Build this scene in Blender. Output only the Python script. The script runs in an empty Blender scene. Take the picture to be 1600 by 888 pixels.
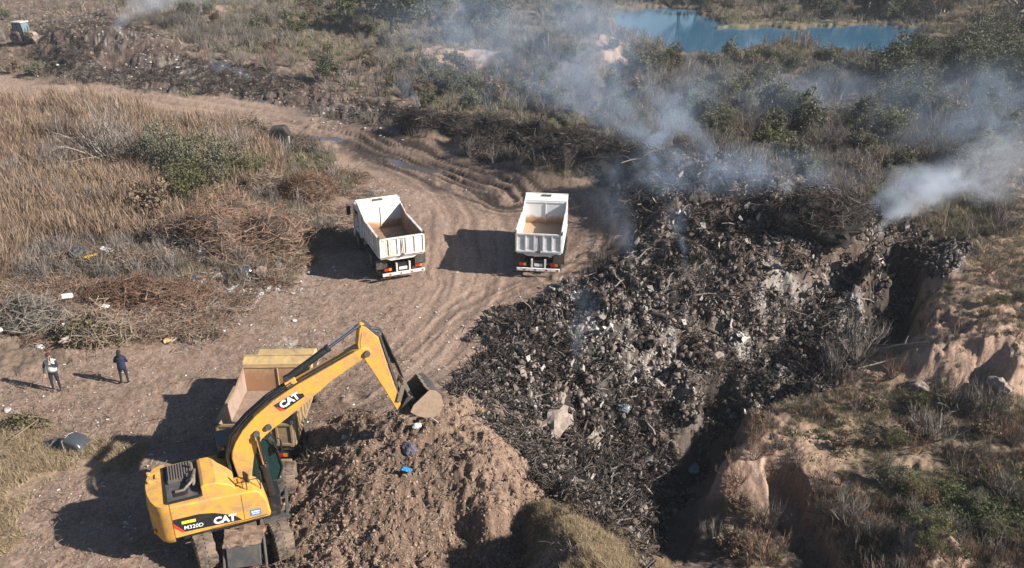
import bpy, bmesh, math, random
import numpy as np
from math import sin, cos, pi, radians, atan2, hypot
from mathutils import Vector, Matrix, Euler, noise as mnoise

# ------------------------------------------------------------------ scene, camera, light
SC = bpy.context.scene
COL = SC.collection
random.seed(7)
RNG = np.random.default_rng(7)
CAM_H = 18.95; PITCH = radians(24.9); FPX = 1300.0

cam_d = bpy.data.cameras.new('camera'); cam = bpy.data.objects.new('camera', cam_d); COL.objects.link(cam)
cam.location = (0, 0, CAM_H); cam.rotation_euler = (pi/2 - PITCH, 0, 0)
cam_d.sensor_width = 36; cam_d.lens = 36 * FPX / 1600; cam_d.clip_end = 6000; cam_d.clip_start = .5
SC.camera = cam

SUN_EL = radians(31); SUN_AZ = radians(-17)          # direction TO the sun in the xy plane, measured from +x
sd = Vector((cos(SUN_AZ)*cos(SUN_EL), sin(SUN_AZ)*cos(SUN_EL), sin(SUN_EL)))
W = bpy.data.worlds.new('World'); SC.world = W; W.use_nodes = True
nt = W.node_tree; nt.nodes.clear()
sky = nt.nodes.new('ShaderNodeTexSky'); sky.sky_type = 'NISHITA'; sky.sun_disc = False
sky.sun_elevation = SUN_EL; sky.sun_rotation = pi/2 - SUN_AZ
sky.air_density = 1.0; sky.dust_density = 0.4; sky.ozone_density = 1.5
bg = nt.nodes.new('ShaderNodeBackground'); bg.inputs['Strength'].default_value = 0.05
wo = nt.nodes.new('ShaderNodeOutputWorld')
nt.links.new(sky.outputs[0], bg.inputs[0]); nt.links.new(bg.outputs[0], wo.inputs[0])
sl = bpy.data.lights.new('sun', 'SUN'); sl.energy = 5.0; sl.angle = radians(.53); sl.color = (1.0, .93, .84)
so = bpy.data.objects.new('sun', sl); COL.objects.link(so)
so.rotation_euler = sd.to_track_quat('Z', 'Y').to_euler(); so.location = (30, -10, 60)
SC.view_settings.view_transform = 'Standard'; SC.view_settings.look = 'None'
SC.view_settings.gamma = 1; SC.view_settings.exposure = 0.90; SC.view_settings.use_curve_mapping = False
SC.cycles.volume_bounces = 2; SC.cycles.max_bounces = 6; SC.cycles.diffuse_bounces = 1
SC.cycles.transparent_max_bounces = 12
SC.cycles.volume_step_rate = 2.0; SC.cycles.volume_max_steps = 160

# ------------------------------------------------------------------ camera geometry used to lay things out on the ground
CT, ST = cos(PITCH), sin(PITCH)
def gp(px, py, h=0.0):
    u = (px-800)/FPX; v = (py-444)/FPX
    d = (u, CT - v*ST, -ST - v*CT); t = (h-CAM_H)/d[2]
    return (d[0]*t, d[1]*t)
def projpx(x, y, z):
    zz = z - CAM_H; D = y*CT - zz*ST
    return 800 + FPX*x/D, 444 - FPX*(y*ST + zz*CT)/D

# ------------------------------------------------------------------ tagging
def tag(o, label=None, cat=None, group=None, kind=None):
    if label: o['label'] = label
    if cat: o['category'] = cat
    if group: o['group'] = group
    if kind: o['kind'] = kind
    return o
def empty(name, loc=(0, 0, 0), rz=0.0, label=None, cat=None, group=None):
    o = bpy.data.objects.new(name, None); COL.objects.link(o)
    o.empty_display_size = .2; o.location = loc; o.rotation_euler = (0, 0, rz)
    return tag(o, label, cat, group)
def link(name, me, parent=None, loc=None, rot=None, scl=None):
    o = bpy.data.objects.new(name, me); COL.objects.link(o)
    if parent is not None: o.parent = parent
    if loc is not None: o.location = loc
    if rot is not None: o.rotation_euler = rot
    if scl is not None: o.scale = scl if hasattr(scl, '__len__') else (scl,)*3
    return o

# ------------------------------------------------------------------ mesh builder
class MB:
    def __init__(s): s.v = []; s.f = []; s.m = []
    def add(s, vs, fs, mi=0):
        b = len(s.v); s.v += [tuple(v) for v in vs]; s.f += [tuple(b+i for i in f) for f in fs]; s.m += [mi]*len(fs)
        return s
    def box(s, c, d, R=None, mi=0, taper=1.0):
        vs = []
        for z in (-1, 1):
            k = taper if z > 0 else 1.0
            for x, y in ((-1, -1), (1, -1), (1, 1), (-1, 1)):
                p = Vector((x*d[0]/2*k, y*d[1]/2*k, z*d[2]/2))
                if R is not None: p = R @ p
                vs.append(p + Vector(c))
        return s.add(vs, [(3, 2, 1, 0), (4, 5, 6, 7), (0, 1, 5, 4), (1, 2, 6, 5), (2, 3, 7, 6), (3, 0, 4, 7)], mi)
    def b2(s, a, b, mi=0):
        return s.box([(a[i]+b[i])/2 for i in range(3)], [abs(b[i]-a[i]) for i in range(3)], mi=mi)
    def bar(s, p, q, w, h=None, mi=0, up=(0, 0, 1)):
        p = Vector(p); q = Vector(q); h = h or w
        z = (q-p).normalized(); u = Vector(up)
        if abs(z.dot(u)) > .98: u = Vector((1, 0, 0))
        x = z.cross(u).normalized(); y = x.cross(z)
        vs = [c + x*(i*w/2) + y*(j*h/2) for c in (p, q) for i, j in ((-1, -1), (1, -1), (1, 1), (-1, 1))]
        return s.add(vs, [(0, 1, 2, 3), (7, 6, 5, 4), (4, 5, 1, 0), (5, 6, 2, 1), (6, 7, 3, 2), (7, 4, 0, 3)], mi)
    def prism(s, prof, y0, y1, mi=0, axis='y'):
        # profile in xz extruded along y (axis='y'), or in yz along x (axis='x'), or in xy along z (axis='z')
        n = len(prof)
        def P(a, b, t):
            return (a, t, b) if axis == 'y' else ((t, a, b) if axis == 'x' else (a, b, t))
        vs = [P(a, b, y0) for a, b in prof] + [P(a, b, y1) for a, b in prof]
        area = sum(prof[i][0]*prof[(i+1) % n][1]-prof[(i+1) % n][0]*prof[i][1] for i in range(n))
        fs = [tuple(range(n)), tuple(range(2*n-1, n-1, -1))] + [(i, i+n, (i+1) % n+n, (i+1) % n) for i in range(n)]
        flip = (area < 0) != (axis == 'y' )
        if (y1 < y0): flip = not flip
        if not flip: fs = [f[::-1] for f in fs]
        return s.add(vs, fs, mi)
    def tube(s, pts, r, n=8, mi=0, cap=True):
        pts = [Vector(p) for p in pts]; rs = r if hasattr(r, '__len__') else [r]*len(pts)
        t = (pts[1]-pts[0]).normalized(); u = t.cross(Vector((0, 0, 1)))
        if u.length < .05: u = t.cross(Vector((1, 0, 0)))
        u.normalize(); vs = []
        for i, p in enumerate(pts):
            if i: t = (pts[min(i+1, len(pts)-1)] - pts[i-1]).normalized(); u = (u - t*u.dot(t)).normalized()
            w = t.cross(u)
            vs += [p + (u*cos(2*pi*k/n) + w*sin(2*pi*k/n))*rs[i] for k in range(n)]
        fs = [(i*n+k, i*n+(k+1) % n, (i+1)*n+(k+1) % n, (i+1)*n+k) for i in range(len(pts)-1) for k in range(n)]
        if cap: fs += [tuple(range(n))[::-1], tuple((len(pts)-1)*n+k for k in range(n))]
        return s.add(vs, fs, mi)
    def cyl(s, p, q, r, n=16, mi=0): return s.tube([p, q], r, n, mi)
    def lathe(s, prof, n=24, mi=0, axis='x', c=(0, 0, 0), a0=0):
        # prof: (along, radius)
        vs = []
        for a, r in prof:
            for k in range(n):
                t = 2*pi*k/n + a0; b, d = r*cos(t), r*sin(t)
                p = (a, b, d) if axis == 'x' else ((d, a, b) if axis == 'y' else (b, d, a))
                vs.append((p[0]+c[0], p[1]+c[1], p[2]+c[2]))
        m = len(prof)
        fs = [(i*n+k, (i+1)*n+k, (i+1)*n+(k+1) % n, i*n+(k+1) % n) for i in range(m-1) for k in range(n)]
        fs += [tuple(range(n)), tuple((m-1)*n+k for k in range(n))[::-1]]
        return s.add(vs, [f[::-1] for f in fs], mi)
    def mesh(s, name, mats, smooth=False):
        me = bpy.data.meshes.new(name); me.from_pydata(s.v, [], s.f)
        for m in (mats if isinstance(mats, (list, tuple)) else [mats]): me.materials.append(m)
        me.polygons.foreach_set('material_index', s.m)
        if smooth: me.polygons.foreach_set('use_smooth', [True]*len(s.f))
        me.update(); return me
    def build(s, name, mats, parent=None, bevel=0.0, smooth=False, seg=2, loc=None, rot=None, fixn=True):
        me = s.mesh(name, mats, smooth)
        if fixn:
            b = bmesh.new(); b.from_mesh(me); bmesh.ops.recalc_face_normals(b, faces=b.faces); b.to_mesh(me); b.free()
        o = link(name, me, parent, loc, rot)
        if bevel:
            m = o.modifiers.new('bevel', 'BEVEL'); m.width = bevel; m.segments = seg; m.limit_method = 'ANGLE'; m.angle_limit = radians(40)
            m.harden_normals = False
        if smooth:
            try:
                me.set_sharp_from_angle(angle=radians(42))
            except Exception: pass
        return o

# ------------------------------------------------------------------ materials
def new_mat(name):
    m = bpy.data.materials.new(name); m.use_nodes = True
    t = m.node_tree; b = t.nodes['Principled BSDF']; return m, t, b
def N(t, typ, **kw):
    n = t.nodes.new(typ)
    for k, v in kw.items():
        if k.startswith('i_'):
            n.inputs[k[2:].replace('_', ' ')].default_value = v
        else: setattr(n, k, v)
    return n
def ramp(t, stops, src=None):
    r = t.nodes.new('ShaderNodeValToRGB'); e = r.color_ramp.elements
    while len(e) < len(stops): e.new(.5)
    for i, (p, c) in enumerate(stops):
        e[i].position = p; e[i].color = (c[0], c[1], c[2], 1) if hasattr(c, '__len__') else (c, c, c, 1)
    if src is not None: t.links.new(src, r.inputs[0])
    return r
def mixc(t, a, b, f, mode='MIX'):
    m = t.nodes.new('ShaderNodeMix'); m.data_type = 'RGBA'; m.blend_type = mode
    for s, v in ((m.inputs[0], f), (m.inputs[6], a), (m.inputs[7], b)):
        if isinstance(v, bpy.types.NodeSocket): t.links.new(v, s)
        elif hasattr(v, '__len__'): s.default_value = (v[0], v[1], v[2], 1)
        else: s.default_value = v
    return m.outputs[2]
def noise(t, scale, detail=4, rough=.6, coord='Object', dist=0.0):
    tc = t.nodes.new('ShaderNodeTexCoord'); n = t.nodes.new('ShaderNodeTexNoise')
    n.inputs['Scale'].default_value = scale; n.inputs['Detail'].default_value = detail; n.inputs['Roughness'].default_value = rough
    n.inputs['Distortion'].default_value = dist
    t.links.new(tc.outputs[coord], n.inputs['Vector']); return n.outputs[0]
def mat(name, col, rough=.6, metal=0.0, dirt=None, dscale=2.0, damt=(.45, .7), bump=0.0, bscale=30, spec=.5, var=.12, coat=0.0, ds2=18):
    m, t, b = new_mat(name)
    b.inputs['Roughness'].default_value = rough; b.inputs['Metallic'].default_value = metal
    b.inputs['Specular IOR Level'].default_value = spec
    if coat: b.inputs['Coat Weight'].default_value = coat; b.inputs['Coat Roughness'].default_value = .15
    c0 = tuple(col)
    v = ramp(t, [(.3, tuple(x*(1-var) for x in c0)), (.7, tuple(min(1, x*(1+var)) for x in c0))], noise(t, ds2, 4, .6)).outputs[0]
    if dirt is not None:
        n1 = noise(t, dscale, 6, .65, dist=.6)
        r = ramp(t, [(damt[0], 0), (damt[1], 1)], n1).outputs[0]
        v = mixc(t, v, dirt, r)
        rr = N(t, 'ShaderNodeMapRange'); rr.inputs[3].default_value = rough; rr.inputs[4].default_value = .9
        t.links.new(r, rr.inputs[0]); t.links.new(rr.outputs[0], b.inputs['Roughness'])
    t.links.new(v, b.inputs['Base Color'])
    if bump:
        bp = N(t, 'ShaderNodeBump', i_Strength=bump, i_Distance=.02)
        t.links.new(noise(t, bscale, 5, .6), bp.inputs['Height']); t.links.new(bp.outputs[0], b.inputs['Normal'])
    return m
def vary_mat(name, cols, rough=.85, trans=0.0, spec=.2, oscale=.35, jitter=.25, two=True):
    # plant / debris stuff: colour varies per object and in space
    m, t, b = new_mat(name)
    b.inputs['Roughness'].default_value = rough; b.inputs['Specular IOR Level'].default_value = spec
    geo = N(t, 'ShaderNodeNewGeometry')
    n = noise(t, oscale, 3, .6)
    oi = N(t, 'ShaderNodeObjectInfo')
    a = N(t, 'ShaderNodeMath', operation='MULTIPLY_ADD'); a.inputs[1].default_value = jitter; a.inputs[2].default_value = -jitter/2
    t.links.new(geo.outputs['Random Per Island'], a.inputs[0])
    a2 = N(t, 'ShaderNodeMath', operation='MULTIPLY_ADD'); a2.inputs[1].default_value = .3
    t.links.new(oi.outputs['Random'], a2.inputs[0]); t.links.new(a.outputs[0], a2.inputs[2])
    a3 = N(t, 'ShaderNodeMath', operation='ADD'); t.links.new(n, a3.inputs[0]); t.links.new(a2.outputs[0], a3.inputs[1])
    a4 = N(t, 'ShaderNodeMath', operation='SUBTRACT'); t.links.new(a3.outputs[0], a4.inputs[0]); a4.inputs[1].default_value = .15
    k = len(cols)
    r = ramp(t, [(.25 + .5*i/(k-1), c) for i, c in enumerate(cols)], a4.outputs[0])
    t.links.new(r.outputs[0], b.inputs['Base Color'])
    if trans:
        tr = N(t, 'ShaderNodeBsdfTranslucent'); mx = N(t, 'ShaderNodeMixShader'); mx.inputs[0].default_value = trans
        t.links.new(r.outputs[0], tr.inputs[0]); out = t.nodes['Material Output']
        t.links.new(b.outputs[0], mx.inputs[1]); t.links.new(tr.outputs[0], mx.inputs[2]); t.links.new(mx.outputs[0], out.inputs[0])
    return m

# ------------------------------------------------------------------ numpy noise
def _h(ix, iy, seed):
    n = (ix.astype(np.int64)*374761393 + iy.astype(np.int64)*668265263 + seed*974634777) & 0xffffffff
    n = ((n ^ (n >> 13))*1274126177) & 0xffffffff
    n = n ^ (n >> 16)
    return (n & 0xffffff).astype(np.float32)/16777215.0
def vn(x, y, seed=0):
    ix = np.floor(x); iy = np.floor(y); fx = (x-ix).astype(np.float32); fy = (y-iy).astype(np.float32)
    fx = fx*fx*fx*(fx*(fx*6-15)+10); fy = fy*fy*fy*(fy*(fy*6-15)+10)
    a = _h(ix, iy, seed); b = _h(ix+1, iy, seed); c = _h(ix, iy+1, seed); d = _h(ix+1, iy+1, seed)
    return (a+(b-a)*fx)*(1-fy) + (c+(d-c)*fx)*fy
def fbm(x, y, f=1.0, oct=4, seed=0, gain=.5, ridged=False):
    s = np.zeros(np.shape(x), np.float32); a = 1.0; tot = 0
    for o in range(oct):
        ca, sa = cos(o*.9+seed), sin(o*.9+seed)
        v = vn((x*ca-y*sa)*f+o*17.3, (x*sa+y*ca)*f-o*9.1, seed*31+o)
        if ridged: v = 1-np.abs(2*v-1)
        s += a*v; tot += a; a *= gain; f *= 2.07
    return s/tot
def sstep(a, b, x):
    t = np.clip((x-a)/(b-a), 0, 1); return t*t*(3-2*t)
def sdf_poly(px, py, poly):
    # signed distance, positive inside
    d = np.full(px.shape, 1e18, np.float32); ins = np.zeros(px.shape, bool); n = len(poly)
    for i in range(n):
        x0, y0 = poly[i]; x1, y1 = poly[(i+1) % n]; ex, ey = x1-x0, y1-y0
        wx, wy = px-x0, py-y0; t = np.clip((wx*ex+wy*ey)/(ex*ex+ey*ey+1e-9), 0, 1)
        d = np.minimum(d, (wx-ex*t)**2+(wy-ey*t)**2)
        c = ((y0 <= py) & (y1 > py)) | ((y1 <= py) & (y0 > py))
        ins ^= c & (px < x0 + (py-y0)/(ey if ey else 1e-9)*ex)
    return np.where(ins, np.sqrt(d), -np.sqrt(d))
def dist_line(px, py, pts):
    best = np.full(px.shape, 1e9, np.float32); par = np.zeros(px.shape, np.float32); sgn = np.zeros(px.shape, np.float32); L = 0
    for (x0, y0), (x1, y1) in zip(pts[:-1], pts[1:]):
        ex, ey = x1-x0, y1-y0; l = hypot(ex, ey); wx, wy = px-x0, py-y0
        t = np.clip((wx*ex+wy*ey)/(l*l), 0, 1); d = np.hypot(wx-ex*t, wy-ey*t); m = d < best
        best = np.where(m, d, best); par = np.where(m, L+t*l, par); sgn = np.where(m, np.sign(ex*wy-ey*wx), sgn); L += l
    return best, par, sgn
# ------------------------------------------------------------------ terrain
LAKE_Z = -1.5
# control heights: pixel of the photograph, height in metres
CP = [  # plateau with the vehicles
 (0,620,0),(100,600,0),(200,600,0),(300,560,0),(400,520,0),(100,700,0),(200,700,0),(350,700,0),(450,640,0),(200,800,0),(50,850,0),(330,870,0),(420,850,.0),
 (520,600,0),(600,550,0),(650,580,.1),(700,540,0),(700,480,0),(600,450,0),(500,440,0),(620,400,0),(740,420,0),(850,400,0),(740,340,0),(640,300,0),(850,300,.1),
 (560,360,0),(930,340,.2),(940,400,.4),(760,480,0),(0,700,.0),(0,850,0),(-150,700,0),(-150,500,.2),(300,640,0),(260,740,0),
 # brush-pile side and reed field
 (370,400,.2),(200,430,.2),(100,480,.2),(50,420,.3),(200,350,.3),(100,280,.5),(300,280,.5),(400,260,.4),(0,350,.4),(0,250,.8),(150,200,.9),(480,290,.1),(-150,350,.5),
 # road
 (0,140,1.3),(150,145,1.1),(250,160,.9),(400,175,.6),(500,200,.4),(600,230,.1),(700,255,0),(780,285,0),(-200,140,1.5),
 # upper left heaps, far left
 (0,100,1.6),(60,120,1.4),(80,50,4.0),(150,42,5.2),(230,68,3.8),(120,88,3.4),(60,100,1.6),(180,112,1.6),(200,115,1.6),(300,120,1.7),(400,130,1.3),(500,150,1.0),(0,60,2.6),(0,20,3.4),(-200,60,2.8),
 (300,60,2.3),(330,20,3.6),(420,40,2.8),(500,60,1.8),(600,40,1.6),(560,100,1.1),(640,150,.8),(560,160,.8),
 (700,75,2.6),(640,90,1.7),(770,92,1.3),(740,115,.6),(820,75,.6),(850,50,4.6),(890,45,5.2),(930,48,5.0),(965,60,3.4),(840,88,.4),(900,96,.4),(990,95,-.4),(870,15,.4),(940,20,.2),(1000,60,-.6),
 (700,20,1.2),(800,10,1.0),(900,10,.2),
 # ash band
 (600,183,1.2),(680,192,1.7),(760,203,2.0),(840,214,2.4),(900,222,2.4),(700,225,.15),(800,250,.1),(900,262,.2),(960,228,2.4),(960,285,.2),
 (720,165,.1),(820,175,0),(900,185,0),
 # main heap: crest, then the face falling towards the camera
 (1030,250,2.9),(1100,262,2.9),(1180,270,2.7),(1250,290,2.6),(1320,325,2.9),(1290,350,2.6),(1400,372,2.2),(1470,385,1.4),(1530,400,.5),
 (1000,300,2.0),(1000,340,1.4),(1060,330,2.3),(1150,340,2.3),(1220,370,2.0),(970,380,1.0),(960,420,.8),(900,455,.5),(860,480,.2),(800,520,.1),(740,560,0),
 (1050,400,1.6),(1150,400,1.6),(1250,410,1.0),(1350,410,.6),(1000,460,.6),(1100,460,.4),(1200,460,-.2),(1300,450,-.7),(1380,430,-1.0),
 (950,500,.1),(1050,520,-.7),(1150,520,-1.2),(1250,510,-1.7),(1330,480,-2.2),(1390,465,-2.6),(1400,500,-2.6),
 (850,560,-.3),(950,570,-1.2),(1050,580,-2.0),(1150,580,-2.4),(1230,560,-2.5),(1260,600,-2.2),
 (780,600,-.2),(850,620,-1.4),(950,640,-2.4),(1030,650,-3.0),(880,700,-2.2),(960,730,-3.6),(1030,740,-4.3),(920,770,-2.6),(990,800,-3.6),(1040,790,-4.8),(1080,740,-4.6),(1110,700,-4.2),(1060,840,-4.6),(1100,870,-4.4),(1020,870,-3.2),
 # behind the heap
 (1000,200,-.2),(1100,220,-.4),(1200,240,-.4),(1300,260,-.4),(1400,300,-.2),(1500,330,.0),(1600,350,.2),(1300,200,-.6),(1500,250,-.4),(1100,160,-.7),(1400,160,-.8),(1580,200,-.5),
 (1000,150,-.6),(1050,110,-.9),(1200,120,-1.0),(1300,110,-1.0),(1450,110,-.9),(1580,120,-.6),(1700,250,0),(1500,60,-.9),(1600,60,-.6),
 (1000,8,-1.0),(1150,20,-1.0),(1300,15,-1.0),(1450,30,-1.0),(1100,-15,-.2),(1400,-15,0),(1600,0,0),
 # right bank and slope
 (1440,420,-.2),(1480,440,.0),(1465,480,.0),(1470,510,.0),(1530,450,.1),(1600,430,.2),(1560,390,.2),(1600,500,.3),(1540,540,.2),(1460,545,-.2),(1600,560,.1),(1700,500,.4),
 (1330,560,-1.9),(1380,560,-1.6),(1300,600,-2.0),(1450,605,-1.7),(1530,612,-1.9),(1600,620,-1.8),
 (1250,640,-2.2),(1350,660,-2.3),(1500,660,-2.1),(1600,700,-2.1),(1300,720,-2.4),(1450,740,-2.4),(1600,800,-2.3),(1400,820,-2.6),(1500,870,-2.6),(1340,870,-2.8),
 (1160,640,-2.5),(1130,620,-2.6),(1090,612,-2.1),(1180,690,-2.5),(1150,720,-2.5),(1200,740,-2.5),(1120,760,-3.2),(1110,810,-4.2),(1220,800,-3.5),(1180,850,-3.9),(1260,870,-3.6),
 (1240,765,-2.7),(1290,810,-2.8),(1330,850,-2.8),(1470,840,-1.7),(1500,860,-2.2),(1600,880,-2.4),(1750,750,-2.1),
 # excavated soil mound and the dry grass hillock at the bottom
 (480,720,.6),(460,800,.3),(550,700,1.4),(560,760,1.3),(540,840,.8),(640,650,1.6),(700,648,1.5),(760,680,1.45),(650,720,1.55),(740,740,1.55),(640,800,1.1),(640,860,.6),(760,800,1.2),(740,850,.0),(820,840,-.1),(700,880,0),
 (810,760,1.3),(845,800,1.0),(868,825,2.0),(880,850,2.7),(930,850,2.5),(960,870,2.1),(1000,885,1.2),(880,890,3.0),(930,910,3.0),(835,850,.2),(830,900,.2),(860,780,.9),(900,810,1.1),(830,700,-.6),(790,650,.1),(900,760,-1.2),(740,620,.6),(960,820,-1.2),
]
def far_floor():
    return [(-60,200,3.5),(0,220,1.0),(60,220,.6),(120,200,1.),(-140,250,5),(0,500,2),(200,500,3),(-250,600,6),(0,2200,0),(-1500,2000,6),(1500,2000,4),(-60,10,0),(60,10,-2),(0,0,-1),(-15,8,0),(90,60,.5),(-80,60,1.5),
            (-1500,0,0),(1500,0,0),(0,-200,0),(12,12,-3.5)]
_cx = []; _cz = []
for px, py, h in CP:
    x, y = gp(px, py, h); _cx.append((x, y)); _cz.append(h)
for x, y, h in far_floor(): _cx.append((x, y)); _cz.append(h)
_cx = np.array(_cx); _cz = np.array(_cz)
def _warp(P):   # compress distance so that near and far control points carry alike
    y = np.maximum(P[..., 1], 3.0) ; s = 1.0/(y*.907+8.0)
    return np.stack([P[..., 0]*s*60, np.log(y*.907+8.0)*60], -1)
_cw = _warp(_cx)
def _phi(r2): return np.sqrt(r2 + .35**2)
_A = _phi(((_cw[:, None]-_cw[None])**2).sum(-1)) + np.eye(len(_cw))*(-.04)
_n = len(_cw); _B = np.zeros((_n+1, _n+1)); _B[:_n, :_n] = _A; _B[_n, :_n] = 1; _B[:_n, _n] = 1
_w = np.linalg.solve(_B, np.concatenate([_cz, [0]]))
def base_h(x, y):
    x = np.asarray(x, float); y = np.asarray(y, float); shp = x.shape
    P = _warp(np.stack([x.ravel(), y.ravel()], -1)); out = np.empty(len(P))
    for i in range(0, len(P), 20000):
        q = P[i:i+20000]
        r2 = (q[:, 0:1]-_cw[None, :, 0])**2 + (q[:, 1:2]-_cw[None, :, 1])**2
        out[i:i+20000] = _phi(r2) @ _w[:_n] + _w[_n]
    return out.reshape(shp)

# grid: dense fan in front, coarse skirts to the horizon
_Fc = np.concatenate([np.linspace(-300, -20, 6), np.linspace(-8, 12, 8), [13.5, 15]])
_Fm = [16.0]
while _Fm[-1] < 250:
    F = _Fm[-1]; _Fm.append(F + .5*(F*.0040) + .5*(F*F*.000105) )
_Ff = np.array([_Fm[-1]+d for d in (6, 15, 30, 60, 120, 220, 400, 700, 1100, 1700, 2600)])
ROWS = np.concatenate([_Fc, _Fm, _Ff])
_uc = np.linspace(-.72, .72, 780)
_us = np.array([.74, .78, .83, .9, 1.0, 1.15, 1.4, 1.8, 2.4, 3.4, 5., 9.])
COLS = np.concatenate([-_us[::-1], _uc, _us])
def wid(F): return np.maximum(F*.907+8.0, 14.0)
Fg, Ug = np.meshgrid(ROWS, COLS, indexing='ij'); GX = Ug*wid(Fg); GY = Fg.copy()
_si = np.arange(0, len(ROWS), 3); _sj = np.arange(0, len(COLS), 3)
if _si[-1] != len(ROWS)-1: _si = np.append(_si, len(ROWS)-1)
if _sj[-1] != len(COLS)-1: _sj = np.append(_sj, len(COLS)-1)
_bs = base_h(GX[np.ix_(_si, _sj)], GY[np.ix_(_si, _sj)])
def _up(a, si, n, ax):
    t = np.interp(np.arange(n), si, np.arange(len(si))); i = np.minimum(t.astype(int), len(si)-2); f = t-i
    a0 = np.take(a, i, ax); a1 = np.take(a, i+1, ax); f = f[:, None] if ax == 0 else f[None, :]
    return a0*(1-f)+a1*f
GZ = _up(_up(_bs, _si, len(ROWS), 0), _sj, len(COLS), 1)
PX, PY = projpx(GX, np.maximum(GY, 9.0), GZ)
x, y = GX, GY
# edge warping of the zones
wx = (fbm(x, y, .25, 4, 3)-.5); wy = (fbm(x, y, .25, 4, 5)-.5)
wf = (fbm(x, y, 1.3, 3, 8)-.5); sc = FPX/(wid(GY)*1.0)      # pixels per metre
QX = PX + (wx*2.4+wf*.7)*sc*1.6; QY = PY + (wy*1.6+wf*.5)*sc*.8
def zone(poly, soft=6): return sstep(-soft, soft, sdf_poly(QX, QY, poly))
Z = {}
Z['reed'] = zone([(-400,168),(150,168),(300,192),(400,205),(440,260),(350,330),(250,385),(60,390),(-20,470),(-400,620)], 8)
Z['dirt'] = zone([(-600,660),(-60,580),(0,585),(60,590),(210,515),(330,490),(350,440),(450,440),(500,345),(545,290),(520,240),(430,205),(300,180),(150,170),(0,165),(-400,165),(-400,120),(0,120),(200,142),(420,160),(620,205),(700,228),(800,262),(900,275),(970,300),(985,350),(950,390),(900,440),(840,480),(760,530),(700,600),(670,650),(560,690),(480,700),(440,760),(400,1000),(-600,1300)], 5)
Z['debris'] = zone([(860,206),(960,218),(1050,240),(1250,275),(1330,315),(1420,350),(1530,385),(1525,425),(1440,430),(1400,500),(1290,560),(1270,610),(1170,635),(1110,650),(1130,690),(1050,780),(1010,890),(990,960),(960,860),(880,770),(830,690),(760,640),(690,610),(730,560),(790,500),(860,450),(930,420),(970,350),(960,300),(880,262),(760,245),(650,200),(560,185),(560,160),(700,180)], 4)
Z['ulheap'] = zone([(60,40),(160,20),(250,60),(300,90),(420,110),(520,140),(640,170),(640,200),(420,160),(250,140),(120,125),(40,110)], 4)
Z['ulbrown'] = zone([(-400,-40),(130,-20),(330,80),(620,100),(660,190),(420,160),(200,142),(0,122),(-400,120)], 8)
Z['brushbase'] = zone([(-400,370),(300,330),(440,270),(560,270),(600,330),(480,420),(330,560),(-60,660),(-600,700)], 10)
Z['soil'] = zone([(440,700),(500,680),(560,655),(640,640),(740,628),(790,660),(850,720),(900,790),(960,850),(1000,960),(600,1000),(420,900),(430,800)], 5)
Z['grassmound'] = zone([(852,792),(890,782),(970,812),(1050,862),(1090,960),(810,1000),(846,850)], 5)
Z['gully'] = zone([(1060,650),(1120,690),(1080,760),(1100,800),(1180,830),(1120,960),(990,940),(1030,800),(1050,720)], 10)
Z['pink'] = np.clip(zone([(1440,500),(1480,490),(1560,520),(1700,560),(1700,620),(1560,615),(1440,605),(1400,560),(1380,540)], 8)
  + zone([(1070,690),(1140,690),(1240,700),(1250,750),(1190,780),(1100,800),(1060,800),(1080,740)], 8)
  + zone([(1040,612),(1110,605),(1150,650),(1130,690),(1080,650)], 5)
  + zone([(640,80),(680,68),(780,82),(810,105),(740,118),(660,110)], 4)
  + zone([(930,55),(960,60),(975,95),(930,95)], 3) + .8*zone([(310,10),(350,8),(370,30),(320,40)], 3)
  + .8*zone([(1440,825),(1480,822),(1540,870),(1500,960),(1430,960)], 4)
  + .6*zone([(1460,420),(1560,430),(1700,470),(1700,520),(1480,520),(1450,480)], 10), 0, 1)
Z['right'] = zone([(1290,560),(1400,500),(1450,430),(1530,430),(1600,250),(2000,200),(2400,960),(1250,1000),(1180,830),(1120,700),(1170,640),(1270,620)], 8)
Z['straw'] = zone([(-600,650),(0,640),(120,690),(215,700),(190,740),(90,745),(60,800),(30,1000),(-600,1300)], 8)*.8
Z['lake'] = zone([(945,12),(1080,8),(1120,30),(1180,40),(1440,38),(1440,62),(1410,84),(1350,88),(1290,80),(1240,62),(1150,78),(1120,82),(1060,80),(1000,52),(960,35)], 2.5)
Z['island'] = zone([(1120,34),(1200,33),(1330,33),(1330,38),(1250,42),(1130,40)], 1.5)
Z['wet'] = zone([(560,215),(650,235),(700,262),(800,262),(790,300),(700,310),(640,275),(560,250),(500,215)], 10)*.75 + .6*zone([(200,165),(330,180),(470,195),(520,225),(430,205),(300,192)], 5)
Z['ashlight'] = np.clip(zone([(870,445),(960,470),(1050,560),(1050,600),(960,560),(900,520)], 12) + zone([(1140,490),(1200,540),(1160,560),(1120,510)], 8) + zone([(1190,400),(1290,440),(1250,480),(1200,460)], 12)*.8
   + Z['debris']*.75*sstep(.54, .64, fbm(x*1.3+y*.5, y*.45-x*.3, .55, 4, 55))*sstep(395, 450, PY)*(1-sstep(640, 700, PY))
   + zone([(1180,600),(1270,610),(1260,625),(1190,622)], 4) + zone([(1480,395),(1530,405),(1520,422),(1470,415)], 5)*.7 + .6*zone([(1330,120-0),(1331,121),(1332,120)], 1)
   + zone([(260,100),(330,100),(330,118),(250,118)], 6)*.8, 0, 1)
Z['ash'] = zone([(690,600),(740,590),(850,640),(870,720),(840,700),(760,640)], 12)

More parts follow.
